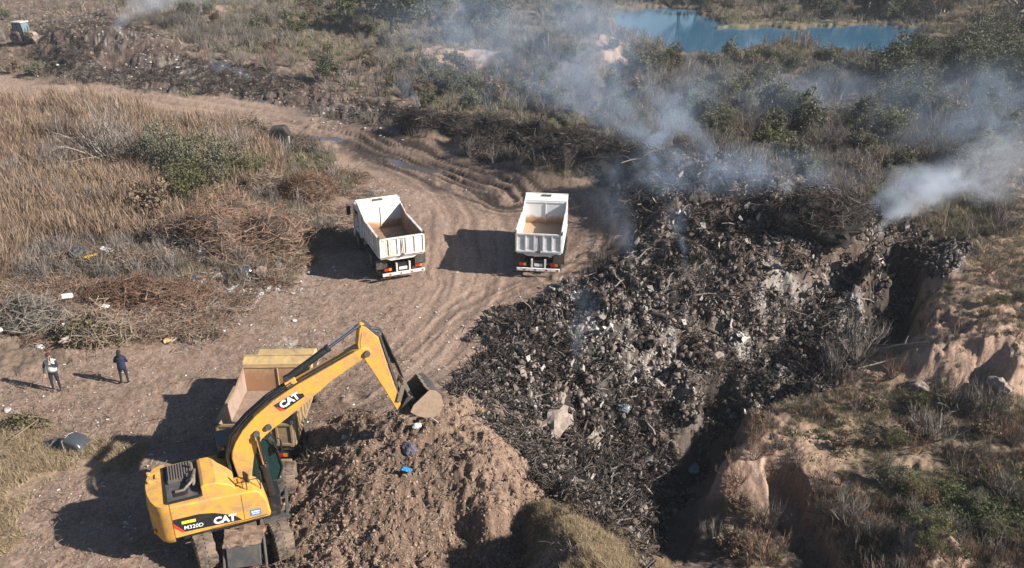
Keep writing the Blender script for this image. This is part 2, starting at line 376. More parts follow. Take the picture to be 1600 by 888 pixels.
# --------------------------------------------------------------- relief
def gpl0(L, h=0): return [gp(a, b, h) for a, b in L]
near = np.clip(90.0/np.maximum(GY, 20), 0, 1)
n_big = fbm(x, y, .35, 3, 11)-.5; n_mid = fbm(x, y, 1.1, 4, 12)-.5; n_fine = fbm(x, y, 4.5, 3, 13)-.5
rid = fbm(x, y, .9, 4, 14, ridged=True)-.6
deb = np.clip(Z['debris'] + Z['ulheap'], 0, 1); dirt = Z['dirt']*(1-deb)*(1-Z['soil'])
fade = 1-sstep(150, 260, GY)
GZ = GZ + n_big*.35*(1-dirt)*(1-Z['lake']) + fade*(
    deb*(1-Z['gully']*.6)*(1-.3*Z['ulheap'])*(rid*.95 + n_mid*1.1 + n_fine*.34 + (fbm(x, y, 12., 2, 17)-.5)*.16)
  + Z['soil']*(n_mid*.6 + n_fine*.28 + (fbm(x, y, 10., 3, 15)-.5)*.22 + rid*.12 - .4*np.clip(.38-fbm(x, y, 1.6, 2, 16), 0, 1)*2)
  + dirt*(n_mid*.08 + n_fine*.07 + n_big*.12)
  + (1-np.clip(deb+dirt+Z['soil'], 0, 1))*(n_mid*.45 + n_fine*.14))
# steep-sided hollows and the trench at the foot of the dump
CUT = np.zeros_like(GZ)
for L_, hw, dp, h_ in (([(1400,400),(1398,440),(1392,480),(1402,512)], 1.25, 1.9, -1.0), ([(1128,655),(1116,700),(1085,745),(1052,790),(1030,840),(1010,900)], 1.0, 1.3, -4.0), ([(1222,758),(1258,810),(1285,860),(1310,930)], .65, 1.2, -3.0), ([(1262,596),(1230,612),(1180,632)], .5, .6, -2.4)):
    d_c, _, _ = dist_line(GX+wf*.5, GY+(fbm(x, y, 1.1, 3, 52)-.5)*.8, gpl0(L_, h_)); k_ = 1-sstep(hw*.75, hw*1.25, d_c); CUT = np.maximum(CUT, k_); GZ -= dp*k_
# rounded erosion gullies of the pink bank
er = Z['pink']*sstep(8, 14, x)
GZ += er*((fbm(x, y, .75, 4, 53, ridged=True)-.6)*.7 + (fbm(x*1.0, y*.35, 1.6, 3, 54, ridged=True)-.6)*.35)
# tyre tracks
def gpl(L, h=0): return [gp(a, b, h) for a, b in L]
STRK = np.zeros_like(GZ); MAIN = np.zeros_like(GZ); TR = np.zeros_like(GZ); RUT = np.zeros_like(GZ)
tracks = [[(560,640),(640,560),(720,470),(735,400),(728,340),(700,290),(620,250),(480,205),(300,178),(0,148)],
          [(600,620),(700,520),(790,460),(850,440)], [(860,425),(930,380),(920,320),(840,290),(700,262),(560,225)],
          [(880,440),(945,400),(950,330),(900,290),(800,272)], [(690,300),(640,275),(560,240),(430,200)], [(780,310),(720,285),(640,250)],
          [(760,300),(700,288),(660,262),(600,235),(520,212)], [(830,300),(740,270),(650,235)]]
for k, L in enumerate(tracks):
    pts = gpl(L); q = []
    for a, b in zip(pts[:-1], pts[1:]):
        for s in np.linspace(0, 1, 4, endpoint=False): q.append((a[0]*(1-s)+b[0]*s, a[1]*(1-s)+b[1]*s))
    q.append(pts[-1])
    for _ in range(3): q = [q[0]]+[((q[i-1][0]+q[i+1][0])/4+q[i][0]/2, (q[i-1][1]+q[i+1][1])/4+q[i][1]/2) for i in range(1, len(q)-1)]+[q[-1]]
    sub = (GY > 24) & (GY < 130) & (np.abs(GX) < 50)
    d, par, sg = dist_line(GX[sub]+wx[sub]*.8, GY[sub], q)
    off = np.abs(d-.98)
    if k in (0, 1, 3):
        st_ = fbm(d*sg*2.4, par*.14, 1.0, 3, 78+k, gain=.6); MAIN[sub] = np.maximum(MAIN[sub], np.exp(-(d/2.8)**2)*(k == 0)); STRK[sub] += (st_-.5)*np.exp(-(d/3.2)**4)
    g = np.exp(-(off/.30)**2); lug = (np.sin(par*2*pi/.32 + sg*off*6) > 0)*1.0
    RUT[sub] = np.maximum(RUT[sub], g*(.45+.55*lug)*(.4+.6*vn(par*.2, sg*3+k, 44)))
    TR[sub] -= g*.028*(.55+.45*lug) - np.exp(-((off-.40)/.09)**2)*.016
GZ += TR*dirt*1.2 + STRK*dirt*.10
# deep mud grooves by the puddle
nB0 = fbm(x, y, .9, 4, 22)
gq = gpl([(500,205),(620,240),(700,268),(760,290),(800,310)])
sub = (GY > 45) & (GY < 90) & (np.abs(GX) < 30)
d, par, sg = dist_line(GX[sub]+wx[sub]*1.5, GY[sub], gq)
STK = fbm(d*sg*2.6, par*.16, 1.0, 3, 77, gain=.6); gr = (STK-.5)*2.2*np.exp(-(d/3.0)**4)*(1-sstep(22, 29, par))
GRV = np.zeros_like(GZ); GRV[sub] = gr; MUDB = np.zeros_like(GZ); MUDB[sub] = np.exp(-(d/2.6)**2)*sstep(4, 8, par)*(1-sstep(24, 30, par))*(1-sstep(.46, .56, STK)); GZ += GRV*dirt*.22
# lake and puddles
GZ = GZ*(1-Z['lake']) + Z['lake']*(LAKE_Z-.8) ; GZ = GZ + Z['island']*Z['lake']*1.15
PUD = [[(592,236),(620,242),(655,258),(690,262),(694,268),(640,266),(610,252)], [(268,178),(330,180),(338,190),(300,192),(262,184)], [(470,206),(520,212),(545,222),(500,220)]]
PZ = []
for P in PUD:
    q_ = sdf_poly(QX, QY, P); lv = float(np.median(GZ[q_ > 0])); mk = sstep(-9, -1, q_); GZ = GZ*(1-mk)+mk*(lv+.03+(n_fine*.10+n_mid*.10))
    GZ -= .12*sstep(-2, 5, q_); PZ.append(lv)

# --------------------------------------------------------------- colour (albedo of the ground itself)
def C(*c): return np.array(c, np.float32)
G = np.ones(GZ.shape+(3,), np.float32)*C(.150, .112, .078)
def paint(m, c): 
    global G
    m = np.clip(m, 0, 1)[..., None].astype(np.float32); G = G*(1-m) + m*np.asarray(c, np.float32)
nA = fbm(x, y, .18, 4, 21); nB = fbm(x, y, .9, 4, 22); nC = fbm(x, y, 3.5, 3, 23); nD = fbm(x, y, 9., 3, 24); nE = fbm(x, y, 20., 2, 27)
paint(sstep(.5, .62, nA), C(.11, .105, .065)); paint(sstep(.55, .7, nB)*.6, C(.20, .145, .10))
paint(Z['ulbrown'], C(.165, .115, .088)); paint(Z['ulbrown']*sstep(.5, .6, nB), C(.10, .075, .06)); paint(Z['ulbrown']*sstep(.6, .7, nC), C(.26, .2, .16))
paint(Z['brushbase'], C(.215, .158, .118)); paint(Z['brushbase']*sstep(.5, .62, nC)*.6, C(.13, .095, .07)); paint(Z['reed'], C(.17, .115, .065))
paint(Z['right'], C(.30, .205, .145)); paint(Z['right']*sstep(.55, .66, nA)*.5, C(.16, .145, .085)); paint(Z['right']*sstep(.55, .65, nB)*.6, C(.34, .24, .175)); paint(Z['right']*sstep(.58, .66, nC)*.5, C(.1, .075, .055))
paint(Z['pink'], C(.37, .25, .19)); paint(Z['pink']*sstep(.5, .65, nC)*.6, C(.25, .17, .13)); paint(Z['pink']*sstep(.55, .68, nB)*.5, C(.44, .33, .26))
paint(dirt, C(.285, .190, .140)); paint(dirt*sstep(.45, .6, nA)*.5, C(.225, .148, .107)); paint(dirt*sstep(.5, .64, nB)*.55, C(.19, .131, .10)); paint(dirt*sstep(.56, .68, nC)*.5, C(.34, .255, .205)); paint(dirt*sstep(.6, .7, nD)*.5, C(.11, .08, .062))
paint(dirt*sstep(.64, .7, nE)*.6, C(.32, .27, .23))
road = np.exp(-((PY-(132+np.clip(PX, 0, 500)*.12))/26)**2)*(PX < 520)*dirt
paint(road*.8, C(.34, .25, .19))
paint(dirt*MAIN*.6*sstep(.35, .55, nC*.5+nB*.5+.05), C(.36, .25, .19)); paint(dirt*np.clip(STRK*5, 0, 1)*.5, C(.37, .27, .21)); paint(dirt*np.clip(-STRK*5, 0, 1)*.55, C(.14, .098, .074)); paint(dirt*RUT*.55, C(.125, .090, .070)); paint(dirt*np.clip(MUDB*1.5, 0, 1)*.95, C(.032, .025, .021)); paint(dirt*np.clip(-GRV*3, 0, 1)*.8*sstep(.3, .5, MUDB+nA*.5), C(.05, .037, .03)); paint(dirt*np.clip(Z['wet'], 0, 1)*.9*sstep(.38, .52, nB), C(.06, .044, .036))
paint(Z['straw']*(1-Z['soil']), C(.34, .25, .165)); paint(Z['straw']*sstep(.5, .65, nB)*.7, C(.17, .125, .085))
paint(Z['soil'], C(.165, .11, .08)); paint(Z['soil']*sstep(.5, .66, nB)*.6, C(.135, .09, .066)); paint(Z['soil']*sstep(.58, .68, nC)*.5, C(.27, .19, .145))
paint(Z['soil']*sstep(.56, .7, nD)*.6, C(.09, .062, .047))
rim = Z['soil']*np.exp(-((sdf_poly(QX, QY, [(740,628),(790,660),(850,720),(900,790),(960,850),(840,850),(780,760),(700,680)])-14)/26)**2)*(PX > 700)
paint(rim*.7, C(.33, .225, .165))
paint(Z['grassmound'], C(.26, .205, .105)); paint(Z['grassmound']*sstep(.5, .7, nC)*.6, C(.18, .14, .07))
d_ = deb*(1-Z['gully']*.5)
paint(d_, C(.10, .075, .063)); paint(d_*sstep(.44, .54, nB), C(.034, .028, .026)); paint(d_*sstep(.52, .62, nC)*.8, C(.13, .10, .085))
paint(d_*sstep(.6, .68, nD)*.8, C(.26, .225, .20)); paint(d_*sstep(.55, .64, nA)*.6, C(.115, .073, .055)); paint(d_*sstep(.58, .7, fbm(x, y, 5., 3, 31))*.9, C(.028, .024, .023))
paint(Z['ashlight']*sstep(.3, .6, nB), C(.285, .25, .225)); paint(Z['ashlight']*sstep(.55, .65, nD)*.7, C(.42, .38, .35)); paint(Z['ash'], C(.115, .105, .10)); paint(Z['ash']*sstep(.5, .6, nD)*.6, C(.2, .185, .175))
paint(deb*(1-sstep(960, 1000, PX))*sstep(560, 640, PX)*.85, C(.034, .028, .025)); paint(Z['gully'], C(.11, .085, .072)); paint(Z['gully']*sstep(.55, .68, nC)*.5, C(.2, .155, .13))
paint(Z['lake'], C(.03, .035, .03)); paint(Z['island']*Z['lake'], C(.2, .17, .1))
# far land beyond the frame
paint(sstep(190, 260, GY)*.8, C(.10, .095, .06))
lz = np.exp(-((PX-385)/95)**2-((PY-440)/22)**2)*sstep(.42, .55, nC)*sstep(.3, .5, nB)
paint(lz*.75, C(.42, .38, .34)); paint(.6*np.exp(-((PX-470)/40)**2-((PY-535)/12)**2)*sstep(.5, .6, nC), C(.5, .46, .42))
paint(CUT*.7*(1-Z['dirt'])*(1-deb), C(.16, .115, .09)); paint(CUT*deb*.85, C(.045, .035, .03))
G *= (.84+.32*fbm(x, y, 26., 2, 41))[..., None]

nr, nc_ = GZ.shape
vco = np.stack([GX, GY, GZ], -1).reshape(-1, 3).astype(np.float32)
ii = (np.arange(nr-1)[:, None]*nc_ + np.arange(nc_-1)[None]).ravel()
quads = np.stack([ii, ii+1, ii+1+nc_, ii+nc_], -1).astype(np.int32)
gme = bpy.data.meshes.new('ground'); gme.vertices.add(len(vco)); gme.vertices.foreach_set('co', vco.ravel())
gme.loops.add(quads.size); gme.loops.foreach_set('vertex_index', quads.ravel())
gme.polygons.add(len(quads)); gme.polygons.foreach_set('loop_start', np.arange(0, quads.size, 4, dtype=np.int32))
gme.polygons.foreach_set('use_smooth', np.ones(len(quads), bool))
ca = gme.attributes.new('albedo', 'FLOAT_COLOR', 'POINT')
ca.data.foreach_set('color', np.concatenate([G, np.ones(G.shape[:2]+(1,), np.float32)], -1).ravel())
wa = gme.attributes.new('wet', 'FLOAT', 'POINT'); wa.data.foreach_set('value', np.clip(Z['wet']*dirt*sstep(.3, .6, nB), 0, 1).astype(np.float32).ravel())
gme.update(calc_edges=True)
m, t, b = new_mat('ground')
at = N(t, 'ShaderNodeAttribute', attribute_name='albedo'); aw = N(t, 'ShaderNodeAttribute', attribute_name='wet')
n1 = noise(t, 9, 6, .7); n2 = noise(t, 45, 3, .6)
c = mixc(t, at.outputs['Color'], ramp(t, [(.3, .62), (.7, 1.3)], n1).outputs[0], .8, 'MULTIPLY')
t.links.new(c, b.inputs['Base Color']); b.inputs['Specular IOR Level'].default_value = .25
mr = N(t, 'ShaderNodeMapRange'); mr.inputs[3].default_value = .93; mr.inputs[4].default_value = .45
t.links.new(aw.outputs['Fac'], mr.inputs[0]); t.links.new(mr.outputs[0], b.inputs['Roughness'])
bp = N(t, 'ShaderNodeBump', i_Strength=.8, i_Distance=.06); bp2 = N(t, 'ShaderNodeBump', i_Strength=.5, i_Distance=.02)
t.links.new(n1, bp.inputs['Height']); t.links.new(n2, bp2.inputs['Height']); t.links.new(bp.outputs[0], bp2.inputs['Normal']); t.links.new(bp2.outputs[0], b.inputs['Normal'])
gme.materials.append(m); M_ground = m
ground = link('ground', gme); tag(ground, kind='structure')

def gz(X, Y):
    X = np.asarray(X, float); Y = np.asarray(Y, float)
    i = np.interp(Y, ROWS, np.arange(nr)); j = np.interp(X/wid(Y), COLS, np.arange(nc_))
    i0 = np.clip(i.astype(int), 0, nr-2); j0 = np.clip(j.astype(int), 0, nc_-2); fi = i-i0; fj = j-j0
    return (GZ[i0, j0]*(1-fi)*(1-fj)+GZ[i0+1, j0]*fi*(1-fj)+GZ[i0, j0+1]*(1-fi)*fj+GZ[i0+1, j0+1]*fi*fj)
def zv(name_or_arr, X, Y):
    A = Z[name_or_arr] if isinstance(name_or_arr, str) else name_or_arr
    i = np.clip(np.rint(np.interp(Y, ROWS, np.arange(nr))).astype(int), 0, nr-1); j = np.clip(np.rint(np.interp(np.asarray(X)/wid(np.asarray(Y)), COLS, np.arange(nc_))).astype(int), 0, nc_-1)
    return A[i, j]
def on(px, py, it=6):
    """ground point seen at this pixel of the photograph"""
    h = 0.0
    for _ in range(it*3):
        X, Y = gp(px, py, h); h = h*.5 + .5*float(gz(X, Y))
    X, Y = gp(px, py, h); return Vector((X, Y, float(gz(X, Y))))
def sxy(px, py, ha=0.0):
    X, Y = gp(px, py, ha); return X, Y

# water
m, t, b = new_mat('pond_water'); b.inputs['Base Color'].default_value = (.04, .125, .21, 1); b.inputs['Roughness'].default_value = .08; b.inputs['IOR'].default_value = 1.33
bp = N(t, 'ShaderNodeBump', i_Strength=.12, i_Distance=.05); t.links.new(noise(t, 1.2, 4, .6), bp.inputs['Height']); t.links.new(bp.outputs[0], b.inputs['Normal'])
M_water = m
def flat(name, pts, z, mt):
    me = bpy.data.meshes.new(name); me.from_pydata([(a, b, z) for a, b in pts], [], [tuple(range(len(pts)))]); me.materials.append(mt)
    o = link(name, me); return o
lk = [gp(a, b, LAKE_Z) for a, b in [(925,6),(1500,6),(1500,95),(1380,98),(1240,84),(1150,90),(1050,92),(985,62),(930,36)]]
tag(flat('pond_water', lk, LAKE_Z, M_water), kind='structure')
m, t, b = new_mat('puddle_water'); b.inputs['Base Color'].default_value = (.10, .095, .105, 1); b.inputs['Roughness'].default_value = .06; b.inputs['IOR'].default_value = 1.33
for P, lv in zip(PUD, PZ):
    cxp = sum(p[0] for p in P)/len(P); cyp = sum(p[1] for p in P)/len(P); c0 = on(cxp, cyp)
    Q = [on(cxp+(a-cxp)*1.2, cyp+(b_-cyp)*1.3) for a, b_ in P]
    tag(flat('puddle', [(q.x, q.y) for q in Q], lv-.015, m), kind='structure')
# ------------------------------------------------------------------ vehicle materials
MUD = (.20, .14, .105)
M_yel = mat('yellow_paint', (.70, .36, .055), .6, dirt=(.34, .22, .12), dscale=2.2, damt=(.40, .70), var=.08, spec=.5)
M_yelm = mat('worn_yellow_paint', (.58, .41, .17), .65, dirt=MUD, dscale=2.0, damt=(.30, .85), var=.08)
M_mud = mat('dried_mud', (.25, .175, .13), .95, dirt=(.14, .10, .075), dscale=5, damt=(.45, .65), bump=1.0, bscale=14, spec=.1)
M_blk = mat('black_paint', (.018, .018, .02), .5, dirt=(.09, .07, .06), dscale=3, damt=(.5, .9))
M_gry = mat('dark_grey_metal', (.07, .07, .072), .55, dirt=(.16, .125, .10), dscale=3, damt=(.45, .8))
M_steel = mat('worn_steel', (.30, .25, .21), .5, metal=.5, dirt=(.22, .16, .12), dscale=3, damt=(.4, .7))
M_rod = mat('chrome_rod', (.75, .75, .75), .18, metal=1.0)
M_rub = mat('tyre_rubber', (.028, .027, .027), .85, dirt=(.17, .125, .095), dscale=3, damt=(.4, .75), bump=.4, bscale=40)
M_white_t = mat('white_print', (.8, .8, .8), .5, var=.02)
M_red_t = mat('red_print', (.65, .05, .03), .5, var=.02)
M_blue_t = mat('blue_print', (.06, .20, .5), .5, var=.02)
M_ylab = mat('yellow_print', (.8, .72, .05), .5, var=.02)
m, t, b = new_mat('tinted_glass'); b.inputs['Base Color'].default_value = (.012, .035, .033, 1); b.inputs['Roughness'].default_value = .06; b.inputs['Specular IOR Level'].default_value = .7
M_glass = m
M_white = mat('white_truck_paint', (.78, .78, .76), .45, dirt=(.42, .31, .22), dscale=1.9, damt=(.40, .72), var=.03)
M_white2 = mat('white_paint_clean', (.80, .81, .82), .4, dirt=(.44, .35, .27), dscale=2.4, damt=(.44, .85), var=.02)
M_rust = mat('rusty_bed_steel', (.20, .115, .075), .75, dirt=(.33, .22, .15), dscale=1.8, damt=(.4, .7), bump=.3)
M_redl = mat('red_lamp_lens', (.5, .02, .015), .25, var=.02)
M_orl = mat('amber_lamp_lens', (.7, .25, .02), .25, var=.02)
def rust_inner(name, base, z0=1.45, z1=2.35):
    m, t, b = new_mat(name); b.inputs['Roughness'].default_value = .6
    tc = N(t, 'ShaderNodeTexCoord'); sp = N(t, 'ShaderNodeSeparateXYZ'); t.links.new(tc.outputs['Object'], sp.inputs[0])
    mr = N(t, 'ShaderNodeMapRange'); mr.inputs[1].default_value = z0; mr.inputs[2].default_value = z1; mr.inputs[3].default_value = .55; mr.inputs[4].default_value = -.25; t.links.new(sp.outputs[2], mr.inputs[0])
    n = noise(t, 1.8, 6, .7, dist=.5); ad = N(t, 'ShaderNodeMath', operation='ADD'); t.links.new(mr.outputs[0], ad.inputs[0]); t.links.new(n, ad.inputs[1])
    r = ramp(t, [(.45, base), (.68, (.52, .34, .20)), (.9, (.36, .20, .11))], ad.outputs[0]); t.links.new(r.outputs[0], b.inputs['Base Color'])
    return m
M_hb_white = rust_inner('stained_white_headboard', (.80, .80, .79))
M_hb_yel = rust_inner('stained_yellow_headboard', (.60, .42, .16), 1.6, 3.0)

FONT = None
def text_obj(name, s, size, parent, loc, rot, mt, bold=.03, shear=0.0, ext=.004):
    cu = bpy.data.curves.new(name, 'FONT'); cu.body = s; cu.size = size; cu.extrude = ext; cu.offset = bold*size; cu.shear = shear
    cu.resolution_u = 3
    tmp = bpy.data.objects.new('tmp', cu); COL.objects.link(tmp)
    dg = bpy.context.evaluated_depsgraph_get(); me = bpy.data.meshes.new_from_object(tmp.evaluated_get(dg)); me.name = name
    bpy.data.objects.remove(tmp); bpy.data.curves.remove(cu)
    me.materials.clear(); me.materials.append(mt)
    o = link(name, me, parent, loc); 
    o.rotation_euler = rot.to_euler() if isinstance(rot, Matrix) else rot
    return o
def displace(me, amp, f, seed=0):
    me.update(); co = np.empty(len(me.vertices)*3, np.float32); me.vertices.foreach_get('co', co)
    no = np.empty(len(me.vertices)*3, np.float32); me.vertices.foreach_get('normal', no); P = co.reshape(-1, 3); Nn = no.reshape(-1, 3)
    s = np.array([mnoise.fractal(Vector(p*f)+Vector((seed, 0, 0)), .8, 2, 3) for p in P])
    me.vertices.foreach_set('co', (P+Nn*(s*amp)[:, None]).ravel().astype(np.float32)); me.update()

def tyre_mesh(r, w, mud=0.0, lugs=22, rin=.5):
    b = MB(); ri = r*rin
    prof = [(-w*.36, ri), (-w*.5, r*.68), (-w*.5, r*.88), (-w*.40, r*.97), (-w*.2, r), (0, r), (w*.2, r), (w*.40, r*.97), (w*.5, r*.88), (w*.5, r*.68), (w*.36, ri)]
    b.lathe(prof, 32)
    for k in range(lugs):
        a = 2*pi*k/lugs
        for s in (-1, 1):
            aa = a + (pi/lugs if s > 0 else 0); R = Matrix.Rotation(aa, 3, 'X') @ Matrix.Rotation(s*.35, 3, 'Z')
            b.box(Matrix.Rotation(aa, 3, 'X') @ Vector((s*w*.24, 0, r*1.0)), (w*.46, r*.12, r*.07), Matrix.Rotation(aa, 3, 'X'))
    return b
def tyre_round(r, w):
    b = MB(); b.lathe([(-w*.36, r*.5), (-w*.48, r*.66)]+[(w*.5*sin(a_), r*(.74+.26*cos(a_))) for a_ in [-1.5+.25*k for k in range(13)]]+[(w*.48, r*.66), (w*.36, r*.5)], 40); return b
def wheel(parent, loc, r, w, side, mats=(None, None), name='wheel', duals=1, mud=0.0, rz=0, lugs=22):
    """tyre mesh with the rim as sub-part; axle along local x"""
    tm, rm = mats; b = MB()
    for d in range(duals):
        off = -side*d*(w*1.12); t0 = tyre_mesh(r, w, lugs=lugs) if lugs else tyre_round(r, w)
        b.add([(v[0]+off, v[1], v[2]) for v in t0.v], t0.f)
    o = b.build(name, tm or M_rub, parent, smooth=True, loc=loc, rot=(0, 0, rz))
    if mud: displace(o.data, mud, 3.2, loc[0]*7)
    c = MB(); s = side
    c.lathe([(-w*.42*1, r*.52), (w*.40*s, r*.54), (w*.34*s, r*.50), (w*.05*s, r*.42), (w*.05*s, r*.22), (w*.30*s, r*.2), (w*.30*s, r*.08)], 24)
    for k in range(8): c.cyl((w*.02*s, r*.32*cos(k*pi/4), r*.32*sin(k*pi/4)), (w*.13*s, r*.32*cos(k*pi/4), r*.32*sin(k*pi/4)), r*.035, 6)
    c.build('rim', rm or M_gry, o, smooth=True)
    return o

# ------------------------------------------------------------------ excavator
def hyd(parent, name, base, tip, r, frac=.55, mats=(M_blk, M_rod)):
    base = Vector(base); tip = Vector(tip); mid = base.lerp(tip, frac); d = (tip-base).normalized()
    b = MB(); b.cyl(base, mid, r, 12); b.cyl(base-d*.02, base+d*.10, r*1.15, 12); b.cyl(mid-d*.08, mid+d*.02, r*1.18, 12)
    o = b.build(name, mats[0], parent, smooth=True)
    c = MB(); c.cyl(mid, tip, r*.5, 10); c.cyl(tip-d*.08-Vector((0, 0, 0)), tip+d*.05, r*.8, 10)
    c.build('rod', mats[1], o, smooth=True); return o

M_tmud = mat('muddy_tyre', (.055, .048, .043), .9, dirt=(.21, .15, .11), dscale=2.6, damt=(.36, .56), bump=.8, bscale=16)
EXY = (-8.67, 21.69)
ex = empty('excavator', (EXY[0], EXY[1], .02), radians(24), 'yellow wheeled excavator with its boom raised over the soil heap, muddy wheels', 'excavator')
# undercarriage (own heading)
UR = radians(-104)
def U(v): return Matrix.Rotation(UR, 3, 'Z') @ Vector(v)
b = MB()
b.b2((-1.7, -.42, .55), (1.7, .42, .92)); b.b2((-.7, -.6, .8), (.7, .6, 1.02)); b.cyl((0, 0, 1.0), (0, 0, 1.18), .62, 24)
for s in (-1, 1): b.cyl((s*1.45, -.8, .55), (s*1.45, .8, .55), .13, 10); b.b2((s*1.2, -.25, .42), (s*1.7, .25, .7))
b.build('chassis', M_mud, ex, bevel=.02, rot=(0, 0, UR))
for sx in (-1, 1):
    for sy in (-1, 1):
        w_ = wheel(ex, U((sx*1.52, sy*1.16, .58)), .60, .56, sy, (M_tmud, M_mud), lugs=26, mud=.045, rz=UR+pi/2+(.36 if sx > 0 else 0))
# stabiliser box facing the camera, with soil on its top
b = MB(); b.prism([(1.72, .95), (2.02, .88), (2.22, .28), (1.72, .28)], -.42, .58); b.b2((1.55, -.55, .3), (1.74, .72, .42)); b.bar((1.7, .68, .95), (2.24, .74, .25), .07, .10); b.bar((1.7, -.52, .95), (2.24, -.52, .25), .07, .10)
b.build('blade_box', M_gry, ex, bevel=.015, rot=(0, 0, UR))
b = MB(); b.prism([(1.2, .95), (1.4, 1.12), (1.85, 1.08), (1.98, .92), (1.2, .9)], -.5, .66)
bm = bmesh.new(); me = b.mesh('soil', M_mud); bm.from_mesh(me); bmesh.ops.triangulate(bm, faces=bm.faces); bmesh.ops.subdivide_edges(bm, edges=bm.edges, cuts=5, use_grid_fill=True); bm.to_mesh(me); bm.free(); displace(me, .09, 5)
link('packed_soil', me, ex, rot=(0, 0, UR))
# step and fender at the front right
b = MB(); b.b2((.35, -1.42, 1.02), (1.15, -1.02, 1.10)); b.bar((1.1, -1.2, 1.08), (1.25, -.15, 1.22), .09, .12); b.b2((.9, -.2, 1.0), (1.25, .1, 1.25))
b.build('step', M_gry, ex, bevel=.012)
# turntable deck
b = MB(); b.prism([(-2.0, -1.22), (.9, -1.22), (1.05, -.3), (1.05, .3), (1.25, .4), (1.25, 1.25), (-2.0, 1.22)], 1.14, 1.30, axis='z'); b.build('deck', M_blk, ex, bevel=.02)
# right side body
b = MB(); b.prism([(-2.24, 1.30), (.57, 1.22), (.61, 1.34), (.50, 1.97), (.36, 2.22), (.18, 2.33), (-.17, 2.36), (-2.24, 2.50)], -1.28, -.42)
rs = b.build('side_panel', M_yel, ex, bevel=.05, seg=3)
MB().b2((-.20, -1.284, 1.35), (-.187, -1.27, 2.30)).b2((-2.2, -1.286, 1.315), (.5, -1.27, 1.335)).build('panel_seam', M_blk, rs)
b = MB(); b.prism([(-2.20, 2.02), (-2.20, 1.72), (-1.98, 1.49), (-.27, 1.37), (-.42, 1.55), (-.62, 1.69), (-1.05, 1.90), (-1.45, 2.0)], -1.2865, -1.275); b.build('black_decal', M_blk, rs)
b = MB(); b.prism([(-2.20, 1.88), (-2.20, 1.72), (-2.13, 1.63), (-1.99, 1.485), (-1.93, 1.50)], -1.289, -1.276); b.build('red_stripe', M_red_t, rs)
RX = Matrix.Rotation(pi/2, 3, 'X')
def txt(name, s, size, x, z, yy, mt, parent, ang=0, bold=.03, shear=0, ext=.003):
    return text_obj(name, s, size, parent, (x, yy, z), Matrix.Rotation(-ang, 3, 'Y') @ RX, mt, bold, shear, ext)
txt('lettering', 'CAT', .33, -1.10, 1.49, -1.291, M_white_t, rs, ang=-.08, bold=.05)
txt('lettering', 'M320D', .185, -1.95, 1.575, -1.291, M_white_t, rs, ang=-.08, bold=.012)
b = MB(); b.box((-1.78, -1.290, 1.83), (.40, .004, .105), Matrix.Rotation(.05, 3, 'Y')); b.build('yellow_label', M_ylab, rs)
b = MB(); b.box((.15, -1.286, 1.53), (.31, .006, .22), Matrix.Rotation(.07, 3, 'Y')); st_ = b.build('blue_sticker', M_blue_t, rs)
b = MB(); b.box((.15, -1.291, 1.56), (.25, .004, .05), Matrix.Rotation(.07, 3, 'Y')); b.box((.15, -1.291, 1.48), (.22, .004, .03), Matrix.Rotation(.07, 3, 'Y')); b.build('sticker_print', M_white_t, rs)
# counterweight: lofted rounded block
b = MB(); half = [(-2.24, -1.30), (-2.44, -1.27), (-2.62, -1.12), (-2.76, -.80), (-2.85, -.38), (-2.87, 0)]; pl_ = half + [(x_, -y_*.78) for x_, y_ in half[::-1][1:]]
lay = [(1.16, .90, .10), (1.24, .965, .03), (1.34, 1.0, 0), (2.30, 1.0, 0), (2.44, .985, .02), (2.52, .94, .06)]
vs = []
for z_, k_, off in lay: vs += [(-2.24+(x_+2.24)*k_ if x_ < -2.25 else x_, y_*(k_*.5+.5), z_) for x_, y_ in pl_]
n_ = len(pl_); fs = [(i*n_+j, i*n_+(j+1) % n_, (i+1)*n_+(j+1) % n_, (i+1)*n_+j) for i in range(len(lay)-1) for j in range(n_)] + [tuple(range(n_)), tuple(range((len(lay)-1)*n_, len(lay)*n_))]
cw = b.add(vs, fs).build('counterweight', M_yel, ex, smooth=True)
b = MB()
for yy in (.15, .55): b.box((-2.55, yy, 2.55), (.30, .10, .10)); b.cyl((-2.72, yy, 2.54), (-2.72, yy, 2.64), .06, 10)
b.box((-2.5, .35, 2.54), (.08, .5, .06)); b.build('lifting_eye', M_yel, cw, bevel=.012)
b = MB(); b.box((-2.862, .28, 1.86), (.02, .86, .50), Matrix.Rotation(.05, 3, 'Z')); b.build('black_decal', M_blk, cw)
text_obj('lettering', 'CAT', .42, cw, (-2.885, .66, 1.72), Matrix(((0, 0, -1), (-1, 0, 0), (0, 1, 0))), M_white_t, .035)
b = MB(); b.box((-2.74, -.88, 1.5), (.05, .20, .12), Matrix.Rotation(-.35, 3, 'Z')); b.build('tail_lamp', M_orl, cw, bevel=.01)
# left rear body
b = MB(); b.prism([(-2.24, 1.30), (-.62, 1.26), (-.62, 2.42), (-2.24, 2.46)], .42, 1.0); b.build('side_panel', M_yel, ex, bevel=.05, seg=3)
# centre engine bay
b = MB(); b.b2((-2.26, -.44, 1.3), (-.3, .44, 2.40)); b.build('engine_block', M_blk, ex)
